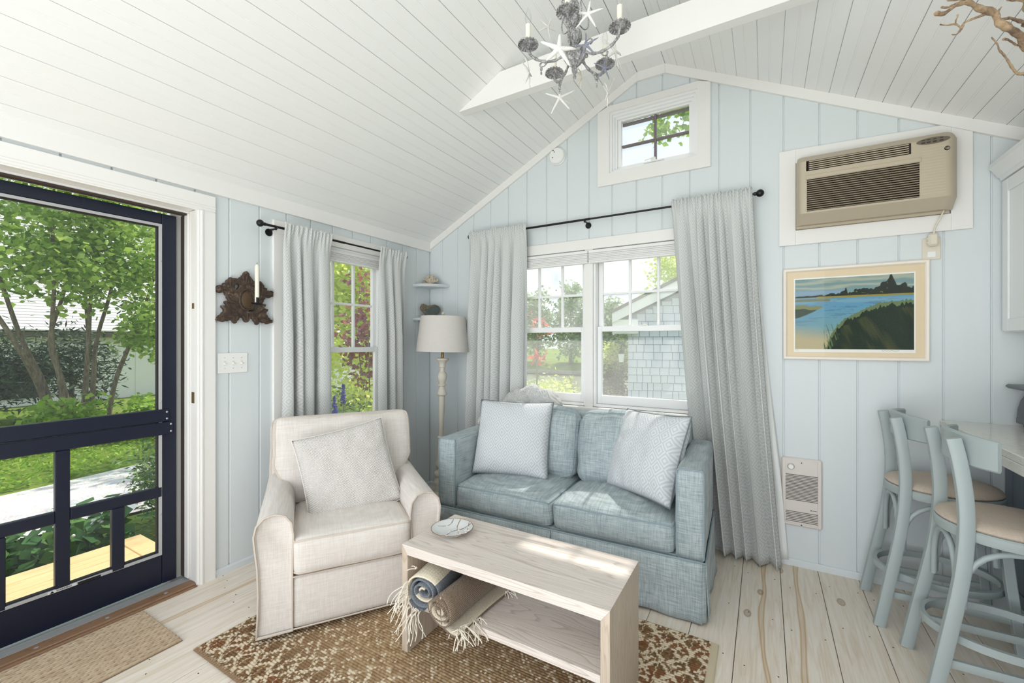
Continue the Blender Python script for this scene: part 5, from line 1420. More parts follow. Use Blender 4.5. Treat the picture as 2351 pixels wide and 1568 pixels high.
# ------------------------------------------------------------------ bar stools
M['stool'] = paint('sage_blue_painted_wood', srgb(170, 181, 181), .42, .06, .15, 60)
M['stoolseat'] = fabric('beige_stool_upholstery', srgb(208, 194, 180), srgb(184, 168, 152), 1200, 1200, .9, .4, .4, (0, 1), .1, .2)
def bar(mb, path, w, t_, up=Vector((0, 0, 1))):
    """rectangular section swept along a path lying mostly upright or level"""
    path = [Vector(p) for p in path]; rings = []; prev = None
    for i, p in enumerate(path):
        d = (path[min(i + 1, len(path) - 1)] - path[max(i - 1, 0)]).normalized()
        a = Vector(up); side = d.cross(a)
        side = side.normalized() if side.length > 1e-4 else Vector((0, 1, 0)); nrm = side.cross(d).normalized()
        c = .10
        sec = [(-w / 2, -t_ / 2 + t_ * c), (-w / 2 + w * c, -t_ / 2), (w / 2 - w * c, -t_ / 2), (w / 2, -t_ / 2 + t_ * c), (w / 2, t_ / 2 - t_ * c), (w / 2 - w * c, t_ / 2), (-w / 2 + w * c, t_ / 2), (-w / 2, t_ / 2 - t_ * c)]
        rings.append([p + side * u + nrm * v for u, v in sec])
    mb.loft(rings)
def make_stool(label):
    st = thing('bar_stool', label=label, cat='stool', group='sage bar stools at the counter')
    X = Vector((1, 0, 0))
    for s_ in (-1, 1):
        m_ = MB(); bar(m_, interp([(-.245, s_ * .165, 0), (-.205, s_ * .160, .22), (-.165, s_ * .150, .45), (-.148, s_ * .140, .62), (-.148, s_ * .132, .75), (-.162, s_ * .126, .88), (-.178, s_ * .122, .965)], 4), .032, .042, X); m_.build('leg', M['stool'], st, 40)
        m_ = MB(); bar(m_, [(.215, s_ * .160, 0), (.185, s_ * .145, .30), (.160, s_ * .130, .625)], .032, .034, X); m_.build('leg', M['stool'], st, 40)
    # bent back rail
    rows = []
    m_ = MB(); rings = []
    for q in range(17):
        a = -1 + q / 8; y = .195 * a; x = -.186 + .075 * a * a
        h0, h1 = .868, .985 - .012 * a * a
        e = .0115 if abs(a) < .97 else .008
        t1 = Vector((.15 * a, 0)).x
        nx, ny = 1.0, -.77 * a; l_ = math.hypot(nx, ny); nx, ny = nx / l_, ny / l_
        rings.append([(x + nx * e, y + ny * e, h0 + .006), (x + nx * e * .4, y + ny * e * .4, h0), (x - nx * e * .4, y - ny * e * .4, h0), (x - nx * e, y - ny * e, h0 + .006), (x - nx * e, y - ny * e, h1 - .006), (x - nx * e * .4, y - ny * e * .4, h1), (x + nx * e * .4, y + ny * e * .4, h1), (x + nx * e, y + ny * e, h1 - .006)])
    m_.loft(rings); br = m_.build('backrest', M['stool'], st, 40); br.location = (.030, 0, 0)
    n = 40
    def seat_ring(r_, z): return [(.010 + r_ * 1.03 * math.cos(2 * math.pi * k / n) - (.02 if math.cos(2 * math.pi * k / n) < -.6 else 0) * 0, r_ * math.sin(2 * math.pi * k / n), z) for k in range(n)]
    m_ = MB(); m_.loft([seat_ring(.185, .598), seat_ring(.196, .602), seat_ring(.200, .615), seat_ring(.200, .634), seat_ring(.194, .640)]); m_.build('seat_frame', M['stool'], st, 40)
    m_ = MB(); m_.loft([seat_ring(.190, .6405), seat_ring(.196, .648), seat_ring(.188, .660), seat_ring(.150, .670), seat_ring(.08, .674), seat_ring(.004, .675)]); m_.build('seat_pad', M['stoolseat'], st, 60)
    # foot hoop
    ring = [(-.012 + .218 * math.cos(a), .178 * math.sin(a), .235) for a in np.linspace(0, 2 * math.pi, 40, endpoint=False)]
    rings = []
    for k, p in enumerate(ring):
        a = 2 * math.pi * k / 40; o = Vector((math.cos(a), math.sin(a), 0)); p = Vector(p)
        rings.append([p + o * .008 + Vector((0, 0, -.014)), p + o * .008 + Vector((0, 0, .014)), p - o * .008 + Vector((0, 0, .014)), p - o * .008 + Vector((0, 0, -.014))])
    m_ = MB(); m_.loft(rings, caps=False, closed_path=True); m_.build('foot_hoop', M['stool'], st, 40)
    # bent braces under the seat
    for (p, q) in (((-.178, .150), (.165, .140)), ((-.178, -.150), (.165, -.140)), ((-.168, .138), (-.168, -.138)), ((.160, .130), (.160, -.130))):
        P0 = Vector((*p, .36)); P1 = Vector((*q, .36)); pts = []
        for a in np.linspace(0, math.pi, 15):
            w_ = (1 - math.cos(a)) / 2; z = .36 + .222 * math.sin(a) ** .6
            b = P0.lerp(P1, .06 + .88 * w_); pts.append((b.x, b.y, z))
        m_ = MB(); m_.tube(pts, .0105, 8); m_.build('brace', M['stool'], st, 60)
    # lower stretchers
    m_ = MB(); bar(m_, [(-.20, .150, .150), (.195, .146, .150)], .018, .030); m_.build('stretcher', M['stool'], st, 40)
    m_ = MB(); bar(m_, [(-.20, -.150, .150), (.195, -.146, .150)], .018, .030); m_.build('stretcher', M['stool'], st, 40)
    return st
s1 = make_stool('sage painted bar stool nearest the gable wall')
s1.location = (3.365, -.275, 0)
s2 = copy_tree(s1); s2.location = (3.435, -.725, 0); s2['label'] = 'sage painted bar stool in front, nearest the camera'

# ------------------------------------------------------------------ kitchen side: counter, cabinets, toaster
t = NT('pale_polished_stone'); nzz = t.noise(t.coord('Object'), 7, 6, .65, 1.2); n2 = t.noise(t.coord('Object'), 60, 3)
M['stonetop'] = t.done(t.bsdf(t.mix(t.math('MULTIPLY', n2, .4), t.ramp(nzz, (.35, srgb(222, 222, 214)), (.52, srgb(228, 227, 219)), (.55, srgb(218, 215, 205)), (.6, srgb(226, 224, 216))), srgb(216, 216, 208)), .12, spec=.55))
M['cabw'] = flat('white_cabinet_paint', srgb(236, 238, 238), .35)
M['cabgrey'] = paint('slate_blue_cabinet_paint', srgb(120, 130, 140), .5, .05, .1)
ct = thing('kitchen_counter', (3.71, -1.2, 0), 0, 'pale polished stone counter along the right wall', 'counter')
m_ = MB(); m_.cbox(3.440 - 3.71, RW - .002 - 3.71, -1.20, 1.198, .885, .915, .003); m_.build('counter_top', M['stonetop'], ct)
m_ = MB(); m_.cbox(3.440 - 3.71, 3.462 - 3.71, -1.20, 1.198, .845, .8845, .003); m_.build('counter_edge', M['stonetop'], ct)
for k in range(4):
    y0 = -2.395 + k * .598
    cb = thing('base_cabinet', (3.865, y0 + .298, 0), 0, ('slate base cabinet under the counter next to the gable wall', 'slate base cabinet behind the nearer stool', 'slate base cabinet under the middle of the counter', 'slate base cabinet at the near end of the counter')[3 - k], 'cabinet', 'slate base cabinets under the counter')
    m_ = MB(); m_.cbox(-.17, .112, -.297, .297, .09, .843, .002); m_.build('body', M['cabgrey'], cb)
    m_ = MB(); m_.box(-.12, .112, -.297, .297, 0, .0895); m_.build('plinth', M['cabgrey'], cb)
    m_ = MB(); m_.cbox(-.188, -.1705, -.290, .290, .10, .835, .002); dr = m_.build('panel', M['cabgrey'], cb)
    m_ = MB()
    for (a, b, c, d) in ((-.29, -.235, .10, .835), (.235, .29, .10, .835), (-.235, .235, .10, .16), (-.235, .235, .775, .835)): m_.box(-.194, -.1882, a, b, c, d)
    m_.build('panel_frame', M['cabgrey'], dr)
for k in range(3):
    uc = thing('upper_cabinet', (3.82, -.235 - k * .44, 1.367), 0, ('white upper cabinet in the corner above the toaster oven', 'white upper cabinet in the middle of the row', 'white upper cabinet under the driftwood branch')[k], 'cabinet', 'white upper cabinets')
    m_ = MB(); m_.cbox(-.14, .158, -.219, .219, 0, .735, .002); m_.build('body', M['cabw'], uc)
    m_ = MB(); m_.cbox(-.160, -.1405, -.196 if k == 0 else -.215, .196 if k == 0 else .215, .004, .728, .002); dr = m_.build('door', M['cabw'], uc)
    w_ = .196 if k == 0 else .215
    m_ = MB()
    for (a, b, c, d) in ((-w_, -w_ + .055, .004, .728), (w_ - .055, w_, .004, .728), (-w_ + .055, w_ - .055, .004, .062), (-w_ + .055, w_ - .055, .668, .728)): m_.cbox(-.168, -.1601, a, b, c, d, .002)
    m_.build('door_frame', M['cabw'], dr)
    if k == 0: 
        m_ = MB(); m_.box(-.155, -.1405, .197, .2195, .0, .735); m_.build('filler', M['cabw'], uc)
    m_ = MB(); m_.prism([(-.142, .7355), (-.166, .738), (-.170, .752), (-.178, .756), (-.196, .790), (-.206, .800), (-.206, .822), (-.142, .822)], lambda u, v, d: (u, d, v), -.2195, .2195); m_.build('crown', M['cabw'], uc, 30)
    m_ = MB(); m_.tube([(-.168, -.15, .10), (-.190, -.15, .10), (-.190, -.15, .22), (-.168, -.15, .22)], .005, 8); m_.build('handle', M['alu'], dr, 40)
M['toast'] = flat('dark_grey_toaster_enamel', srgb(92, 96, 100), .35, .2); M['toastglass'] = flat('dark_oven_glass', srgb(58, 62, 66), .15)
to = thing('toaster_oven', (3.795, -.225, .9155), 0, 'dark grey toaster oven at the back end of the counter', 'toaster oven')
prof = [(-.095, .020), (-.100, .05), (-.098, .085), (-.088, .125), (-.070, .160), (-.050, .178), (.11, .180), (.12, .16), (.12, .02)]
m_ = MB(); m_.prism(prof, lambda u, v, d: (u, d, v), -.17, .17); m_.build('body', M['toast'], to, 30)
m_ = MB()
pr_ = [(-.0975, .050), (-.100, .085), (-.0905, .125), (-.076, .152), (-.078, .153), (-.0935, .126), (-.1035, .085), (-.1005, .050)]
m_.prism(pr_, lambda u, v, d: (u, d, v), -.13, .13); m_.build('glass_door', M['toastglass'], to, 30)
m_ = MB(); m_.cbox(-.103, -.094, -.17, .17, .018, .047, .003); m_.build('lower_band', M['toast'], to)
for a in (-.075, .10):
    for b in (-.14, .14):
        m_ = MB(); m_.lathe([(.012, 0), (.014, .02)], 12, (a, b, 0)); m_.build('foot', M['blackrub'], to)
m_ = MB(); m_.cbox(-.135, .11, -.185, .185, .182, .202, .008); tray = m_.build('warming_tray', M['toast'], to)
bk_ = thing('cream_box', (3.825, -.215, 1.1182), 0, 'cream canister box standing on top of the toaster oven', 'box')
m_ = MB(); m_.loft([[(-.085, -.13, 0), (.085, -.13, 0), (.085, .13, 0), (-.085, .13, 0)], [(-.052, -.11, .135), (.06, -.11, .135), (.06, .11, .135), (-.052, .11, .135)]]); m_.build('body', flat('cream_card', srgb(236, 228, 204), .7), bk_)
m_ = MB(); m_.cbox(-.056, .064, -.114, .114, .1355, .145, .003); m_.build('lid', flat('cream_card_lid', srgb(230, 220, 196), .7), bk_)

# ------------------------------------------------------------------ driftwood branch resting on the upper cabinets
t = NT('bleached_driftwood'); nzz = t.noise(t.coord('Object', (1, 1, 1)), 35, 5, .7, 1.5); n2 = t.noise(t.coord('Object'), 12, 3)
M['drift'] = t.done(t.bsdf(t.ramp(t.math('ADD', t.math('MULTIPLY', nzz, .6), t.math('MULTIPLY', n2, .45)), (.34, srgb(70, 54, 46)), (.48, srgb(134, 110, 90)), (.60, srgb(180, 154, 122)), (.75, srgb(204, 186, 158))), .8, normal=t.bump(nzz, .7, .004)))
CAMP = Vector((2.6586, -3.0346, 1.3210))
near = lambda L_: [CAMP + (Vector(p) - CAMP) * .90 for p in L_]
J = Vector((3.60, -1.10, 2.245))
root = thing('driftwood_branch', (3.72, -1.10, 2.190), 0, 'twisted bleached driftwood branch resting on the upper cabinets', 'driftwood')
L0 = Vector(root.location)
def twig(nm, pts, rs, extra=()):
    pts = near(pts) + [Vector(e_) for e_ in extra]; sp = interp(pts, 5); m = len(sp)
    rr = np.interp(np.linspace(0, 1, m), np.linspace(0, 1, len(rs)), rs)
    rr = [float(r_) * .86 * (1 + .12 * math.sin(i * 1.7) + .12 * math.sin(i * .63)) for i, r_ in enumerate(rr)]
    m_ = MB(); m_.tube([p - L0 for p in sp], rr, 8); m_.build(nm, M['drift'], root, 60)
twig('main_limb', [(3.14, -1.129, 2.39), (3.169, -1.099, 2.398), (3.204, -1.065, 2.433), (3.246, -1.028, 2.451), (3.282, -.994, 2.44), (3.331, -.952, 2.433), (3.348, -.93, 2.411), (3.383, -.896, 2.399), (3.425, -.858, 2.379), (3.491, -.807, 2.338)], [.0065, .0065, .007, .010, .011, .012, .012, .014, .015, .016], [J, (3.70, -1.10, 2.206), (3.80, -1.16, 2.203)])
twig('twig', [(3.163, -1.092, 2.426), (3.179, -1.083, 2.424), (3.198, -1.072, 2.433), (3.22, -1.058, 2.441), (3.235, -1.05, 2.445)], [.003, .0035, .004, .004])
twig('twig', [(3.299, -.977, 2.424), (3.25, -1.015, 2.398), (3.234, -1.029, 2.385), (3.226, -1.042, 2.365), (3.206, -1.058, 2.375), (3.18, -1.078, 2.368), (3.16, -1.094, 2.368)], [.004, .0035, .0035, .0025, .002])
twig('twig', [(3.207, -1.055, 2.377), (3.209, -1.054, 2.391), (3.214, -1.05, 2.402), (3.213, -1.051, 2.409)], [.002, .0022, .0026])
twig('twig', [(3.226, -1.044, 2.362), (3.219, -1.048, 2.351), (3.209, -1.054, 2.342), (3.197, -1.061, 2.342)], [.0025, .002, .0018])
twig('twig', [(3.342, -.941, 2.438), (3.348, -.937, 2.449), (3.355, -.933, 2.459)], [.004, .003, .0008])
twig('twig', [(3.358, -.92, 2.422), (3.388, -.888, 2.436), (3.414, -.858, 2.439), (3.444, -.826, 2.44), (3.48, -.79, 2.44)], [.004, .005, .006, .006], [J])
twig('twig', [(3.32, -.965, 2.347), (3.341, -.943, 2.329), (3.35, -.928, 2.316), (3.367, -.907, 2.307), (3.386, -.886, 2.288), (3.405, -.864, 2.268), (3.422, -.845, 2.258), (3.446, -.82, 2.263), (3.495, -.781, 2.281)], [.002, .003, .004, .005, .005], [J])
twig('twig', [(3.369, -.902, 2.362), (3.387, -.877, 2.369), (3.408, -.851, 2.367), (3.427, -.826, 2.366), (3.456, -.795, 2.374), (3.506, -.752, 2.387)], [.004, .003, .003, .004], [J])
twig('twig', [(3.389, -.867, 2.513), (3.417, -.831, 2.524), (3.458, -.788, 2.533), (3.50, -.745, 2.50)], [.003, .004, .005], [J])
twig('twig', [(3.179, -1.083, 2.447), (3.205, -1.068, 2.448), (3.226, -1.055, 2.451), (3.246, -1.028, 2.451)], [.002, .003, .004])

# ------------------------------------------------------------------ chandelier
t = NT('distressed_grey_metal'); nzz = t.noise(t.coord('Object'), 160, 5, .7); n2 = t.noise(t.coord('Object'), 30, 3)
M['chand'] = t.done(t.bsdf(t.ramp(t.math('ADD', t.math('MULTIPLY', nzz, .7), t.math('MULTIPLY', n2, .35)), (.32, srgb(62, 60, 60)), (.48, srgb(128, 126, 126)), (.62, srgb(196, 195, 195)), (.75, srgb(226, 226, 226))), .55, .2, normal=t.bump(nzz, .7, .003)))
cdl = thing('chandelier', (1.99, -1.39, 2.392), 0, 'small weathered grey five arm chandelier hanging from the ridge', 'chandelier')
prof = [(.001, 0), (.005, .004), (.007, .012), (.004, .020), (.009, .028), (.012, .040), (.010, .050), (.020, .060), (.034, .075), (.044, .095), (.046, .110), (.036, .118), (.022, .122), (.016, .135), (.012, .140), (.016, .146), (.024, .156), (.0285, .170), (.0285, .180), (.024, .194), (.016, .204), (.011, .208), (.011, .216), (.016, .222), (.022, .236), (.019, .246), (.024, .252), (.014, .262), (.010, .270), (.013, .276), (.019, .288), (.019, .302), (.013, .314), (.008, .320), (.012, .326), (.018, .345), (.014, .37), (.006, .385), (.004, .40)]
m_ = MB(); nseg = 40
rings = [[((r_ * (1 + .10 * math.cos(10 * 2 * math.pi * k / nseg))) * math.cos(2 * math.pi * k / nseg), (r_ * (1 + .10 * math.cos(10 * 2 * math.pi * k / nseg))) * math.sin(2 * math.pi * k / nseg), z) for k in range(nseg)] for r_, z in prof]
m_.loft(rings); m_.build('stem', M['chand'], cdl, 50)
m_ = MB(); z = .40
m_.tube([(0, 0, .40), (0, 0, .66)], .0035, 8)
while z < .78:
    c = [(.009 * math.cos(a) if int(z * 50) % 2 else 0, 0 if int(z * 50) % 2 else .009 * math.cos(a), z + .012 * math.sin(a)) for a in np.linspace(0, 2 * math.pi, 12, endpoint=False)]
    m_.tube(c, .0022, 5, closed=True); z += .020
m_.build('chain', M['chand'], cdl, 60)
m_ = MB(); m_.lathe([(.004, .772), (.035, .778), (.052, .790), (.055, .8005)], 24); m_.build('canopy', M['chand'], cdl, 40)
AR, BZ = .190, .130
bobs = []
for k in range(5):
    a = R(38 + 30.4 + 72 * k); ca_, sa_ = math.cos(a), math.sin(a)
    q = lambda r_, z: (r_ * ca_, r_ * sa_, z)
    m_ = MB(); pth = interp([q(.018, .118), q(.045, .098), q(.075, .078), q(.115, .070), q(.155, .078), q(.182, .100), q(AR, BZ)], 5)
    m_.tube(pth, [.0055 + .0012 * math.sin(i * 1.3) for i in range(len(pth))], 8)
    m_.tube(interp([q(.110, .071), q(.125, .052), q(.140, .050), q(.142, .060), q(.134, .064)], 4), .0028, 6)
    m_.tube(interp([q(.030, .110), q(.050, .135), q(.070, .140), q(.078, .125), q(.068, .118)], 4), .003, 6)
    arm = m_.build('arm', M['chand'], cdl, 60)
    m_ = MB(); n = 54; rings = []
    for r_, z in ((.006, BZ), (.016, BZ + .006), (.028, BZ + .010), (.037, BZ + .006), (.039, BZ + .002), (.037, BZ + .010), (.026, BZ + .0145), (.012, BZ + .012), (.001, BZ + .012)):
        ring = []
        for j in range(n):
            b = 2 * math.pi * j / n; f_ = 1 + (.10 * abs(math.sin(9 * b)) if r_ > .02 else 0); zz = z + (.003 * abs(math.sin(9 * b)) if r_ > .02 else 0)
            ring.append((AR * ca_ + r_ * f_ * math.cos(b), AR * sa_ + r_ * f_ * math.sin(b), zz))
        rings.append(ring)
    m_.loft(rings); m_.build('bobeche', M['chand'], arm, 40)
    m_ = MB(); m_.lathe([(.0105, BZ + .012), (.0105, BZ + .088), (.008, BZ + .090), (.004, BZ + .090)], 16, (AR * ca_, AR * sa_, 0)); m_.build('candle_sleeve', M['candle'], arm, 40)
    m_ = MB(); m_.lathe([(.006, BZ + .090), (.010, BZ + .098), (.0135, BZ + .112), (.0125, BZ + .126), (.008, BZ + .142), (.003, BZ + .156), (.0005, BZ + .160)], 16, (AR * ca_, AR * sa_, 0))
    if 'bulb' not in M:
        t = NT('clear_bulb_glass'); tr = t.n('BsdfTransparent', None, Color=(.97, .97, .97, 1)).outputs[0]; gl = t.n('BsdfGlossy', None, Roughness=.05).outputs[0]
        M['bulb'] = t.done(t.n('MixShader', None, i0=t.math('MULTIPLY', t.n('LayerWeight', None, Blend=.35).outputs['Facing'], .6), i1=tr, i2=gl).outputs[0])
    m_.build('bulb', M['bulb'], arm, 60)
    m_ = MB(); m_.ball((AR * .72 * ca_, AR * .72 * sa_, .040), .006, 8, 6, (1, 1, 1.6)); m_.ball((AR * .72 * ca_, AR * .72 * sa_, .022), .004, 8, 6, (1, 1, 1.8)); m_.tube([(AR * .72 * ca_, AR * .72 * sa_, .072), (AR * .72 * ca_, AR * .72 * sa_, .018)], .001, 5); m_.build('drop', M['chand'], arm, 60)
    a2 = a + R(36); c2, s2_ = math.cos(a2), math.sin(a2)
    q2 = lambda r_, z: (r_ * c2, r_ * s2_, z)
    m_ = MB(); m_.tube(interp([q2(.018, .225), q2(.040, .205), q2(.055, .215), q2(.058, .245), q2(.052, .275), q2(.062, .295), q2(.072, .285), q2(.068, .275)], 4), .0026, 6)
    m_.build('scroll', M['chand'], cdl, 60)
# starfish hung on it, each a thing of its own
def mat_star(name, c, c2):
    t = NT(name); nzz = t.n('TexVoronoi', None, Vector=t.coord('Object'), Scale=420.0).outputs['Distance']
    return t.done(t.bsdf(t.mix(nzz, c2, c), .8, normal=t.bump(nzz, .5, .002)))
M['starw'] = mat_star('white_dried_starfish', srgb(244, 243, 240), srgb(216, 212, 206)); M['starg'] = mat_star('grey_dried_starfish', srgb(150, 152, 166), srgb(112, 112, 126))
M['starc'] = mat_star('cream_dried_starfish', srgb(232, 224, 210), srgb(206, 196, 178))
def starfish(px, py, fw, size, roll, yaw, mat, label, bend=.12, thick=.1, hang=None):
    d = Vector(((px - 1175.5) / 986.8, (784 - py) / 986.8))
    cyw, syw = math.cos(-.530714), math.sin(-.530714)
    loc = CAMP + Vector((cyw * d.x + syw, -syw * d.x + cyw, d.y)) * fw
    m_ = MB(); rnd_ = random.Random(int(px))
    for k in range(5):
        a = roll + k * 2 * math.pi / 5 + rnd_.uniform(-.12, .12); ln = size * rnd_.uniform(.88, 1.05)
        pts = [Vector((ln * t_ * math.cos(a + .25 * bend * t_), ln * t_ * math.sin(a + .25 * bend * t_), -bend * size * t_ * t_ * rnd_.uniform(.4, 1.2))) for t_ in np.linspace(0, 1, 8)]
        rr = [size * thick * (1.25 - .75 * t_) * (1 if t_ < .98 else .4) for t_ in np.linspace(0, 1, 8)]
        m_.tube(pts, rr, 8, squash=.75)
    m_.ball((0, 0, 0), size * thick * 1.6, 12, 8, (1, 1, .6))
    o = m_.build('starfish', M[mat], None, 60)
    toc = (CAMP - loc); toc.z = 0; ang = math.atan2(toc.y, toc.x) + yaw
    o.matrix_world = Matrix.Translation(loc) @ Matrix.Rotation(ang + math.pi / 2, 4, 'Z') @ Matrix.Rotation(R(90), 4, 'X')
    tag(o, label, 'starfish', 'starfish hung on the chandelier')
    if hang is not None:
        inv = o.matrix_world.inverted(); m_ = MB(); m_.tube([inv @ (loc + Vector((0, 0, .0))), inv @ (Vector(hang))], .0006, 4); m_.build('thread', M['fringe'], o)
    return o
starfish(1283, 112, 1.56, .068, R(85), R(15), 'starw', 'large white starfish facing the room on the chandelier', .1, .13)
starfish(1346, 103, 1.62, .050, R(95), R(-20), 'starg', 'grey starfish beside the chandelier stem', .15, .085)
starfish(1388, 156, 1.72, .050, R(88), R(25), 'starg', 'dark grey starfish on the right arm of the chandelier', .15, .08)
starfish(1285, 224, 1.95, .078, R(90), R(0), 'starw', 'pale starfish hanging lowest under the chandelier', .06, .07, (1.90, -1.22, 2.40))
starfish(1214, 168, 1.78, .062, R(92), R(72), 'starw', 'thin white starfish edge-on under the left arm', .2, .08, (1.82, -1.47, 2.46))
starfish(1334, 178, 1.80, .042, R(90), R(75), 'starc', 'small cream starfish edge-on below the stem', .3, .10, (2.01, -1.36, 2.46))
starfish(1412, 118, 1.86, .075, R(80), R(55), 'starw', 'white starfish hanging at the far right arm', .2, .07, (2.13, -1.20, 2.49))
starfish(1350, 32, 1.60, .062, R(80), R(-10), 'starw', 'white starfish high on the right of the stem', .15, .085)
starfish(1395, 215, 1.84, .055, R(90), R(80), 'starw', 'white starfish edge-on low at the right', .25, .08, (2.11, -1.24, 2.44))
starfish(1258, 62, 1.92, .050, R(70), R(30), 'starw', 'white starfish behind the left of the stem', .15, .08)

# ------------------------------------------------------------------ outdoors: materials
def mat_leaf(name, cols, tl=.45, rough=.5):
    t = NT(name)
    rnd_ = t.n('NewGeometry').outputs['Random Per Island']
    col = t.ramp(rnd_, *[(i / max(1, len(cols) - 1), srgb(*c)) for i, c in enumerate(cols)])
    b = t.bsdf(col, rough, spec=.3); tlu = t.n('BsdfTranslucent', None, Color=col).outputs[0]
    return t.done(t.n('MixShader', None, i0=tl, i1=b, i2=tlu).outputs[0])
M['lf_maple'] = mat_leaf('maple_leaves', [(104, 136, 56), (146, 180, 76), (180, 208, 96), (166, 196, 110), (208, 226, 126)])
M['lf_dark'] = mat_leaf('dark_conifer_needles', [(44, 62, 44), (62, 84, 58), (84, 106, 74)], .2)
M['lf_bright'] = mat_leaf('bright_green_leaves', [(120, 160, 40), (150, 190, 60), (176, 206, 84), (110, 150, 50)])
M['lf_bush'] = mat_leaf('glossy_bush_leaves', [(66, 98, 58), (96, 130, 76), (130, 162, 96), (178, 198, 130)], .3, .35)
M['lf_hyd'] = mat_leaf('broad_green_leaves', [(62, 104, 58), (88, 132, 72), (116, 160, 84)], .3, .4)
M['lf_yellow'] = mat_leaf('sunny_yellow_green_leaves', [(214, 226, 96), (232, 238, 130), (242, 246, 170), (196, 216, 90)], .6)
M['lf_red'] = mat_leaf('purple_smoke_bush_leaves', [(120, 62, 70), (150, 80, 84), (170, 96, 84), (136, 90, 110), (196, 130, 100)], .45)
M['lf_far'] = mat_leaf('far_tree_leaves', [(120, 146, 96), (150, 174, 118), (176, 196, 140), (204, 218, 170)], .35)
M['lf_barb'] = mat_leaf('barberry_leaves', [(84, 52, 48), (110, 70, 50), (150, 120, 54), (176, 150, 60)], .35)
M['lf_mred'] = mat_leaf('red_maple_leaves', [(206, 86, 70), (220, 110, 86), (196, 70, 66)], .5)
t = NT('tree_bark'); nzz = t.noise(t.coord('Object', (1, 1, .2)), 30, 5, .6)
M['bark'] = t.done(t.bsdf(t.ramp(nzz, (.3, srgb(84, 74, 62)), (.6, srgb(136, 124, 106)), (.8, srgb(168, 158, 140))), .9, normal=t.bump(nzz, .5, .01)))
t = NT('lawn_grass'); n1 = t.noise(t.coord('Object'), .8, 4); n2 = t.noise(t.coord('Object'), 40, 4, .7)
gc = t.mix(n2, t.ramp(n1, (.35, srgb(108, 132, 52)), (.55, srgb(146, 168, 72)), (.7, srgb(176, 176, 96))), srgb(90, 112, 44))
M['lawn'] = t.done(t.bsdf(gc, .95, spec=.1, normal=t.bump(n2, .8, .03)))
t = NT('pale_gravel'); vv = t.n('TexVoronoi', None, Vector=t.coord('Object'), Scale=38.0).outputs
M['gravel'] = t.done(t.bsdf(t.mix(.5, srgb(224, 220, 212), vv['Color'], 'SOFT_LIGHT'), .95, normal=t.bump(vv['Distance'], .8, .02)))
t = NT('river_water'); M['water'] = t.done(t.bsdf(srgb(132, 132, 92), .12, spec=.5, normal=t.bump(t.noise(t.coord('Object', (1, 4, 1)), 2.0, 4), .15, .1)))
M['shingle'] = paint('pale_blue_grey_cedar_shingle', srgb(210, 216, 230), .8, .08, .4, 30, (1, 1, .05))
M['extwhite'] = flat('exterior_white_trim', srgb(240, 240, 236), .6)
M['roofshingle'] = paint('silvered_roof_shingle', srgb(236, 232, 228), .9, .18, .5, 12, (1, 1, 1))
M['roofdark'] = flat('dark_grey_roofing', srgb(116, 108, 104), .9)  # dark grey of the roof slabs

# ------------------------------------------------------------------ ground
def gz(x, y):
    return float(np.interp(y, [-30, 4, 16, 18, 31, 35, 80], [-.36, -.36, -1.45, -1.9, -1.9, -.7, -.2]))
xs = list(np.linspace(-60, -12, 17)) + list(np.linspace(-11, 12, 24)) + list(np.linspace(16, 60, 10)); ys = list(np.linspace(-30, -6, 7)) + list(np.linspace(-5, 40, 46)) + list(np.linspace(45, 80, 6))
mb = MB(); mb.grid(np.array([[(x, y, gz(x, y) + .02 * math.sin(x * 1.3) * math.sin(y)) for x in xs] for y in ys]), len(xs) - 1, len(ys) - 1)
tag(mb.build('ground', M['lawn'], None, 180), kind='structure', label='lawn around the cottage')
mb = MB(); mb.box(-60, 60, 16.5, 33.5, -1.62, -1.56); mud = t = NT('muddy_bank'); M['mud'] = t.done(t.bsdf(t.ramp(t.noise(t.coord('Object'), 3, 5, .7), (.3, srgb(120, 112, 100)), (.7, srgb(176, 168, 152))), .9))
bk2 = MB(); bk2.box(-60, 60, 31.2, 36.5, -1.5, -1.30); tag(bk2.build('river_bank', M['mud']), kind='structure', label='muddy far bank of the river')
tag(mb.build('river', M['water']), kind='structure', label='calm greenish river behind the cottage')
mb = MB(); n = 24
L_ = [(-2.7 - .12 * math.sin(i * .9), -8 + 14 * i / n) for i in range(n + 1)]; Rr = [(-4.55 + .18 * math.sin(i * .7 + 1), -8 + 14 * i / n) for i in range(n + 1)]
mb.grid(np.array([[(a[0], a[1], -.335), ((a[0] + b[0]) / 2, a[1], -.318), (b[0], b[1], -.335)] for a, b in zip(L_, Rr)]), 2, n)
tag(mb.build('gravel_path', M['gravel'], None, 180), kind='structure', label='pale gravel path beyond the deck')

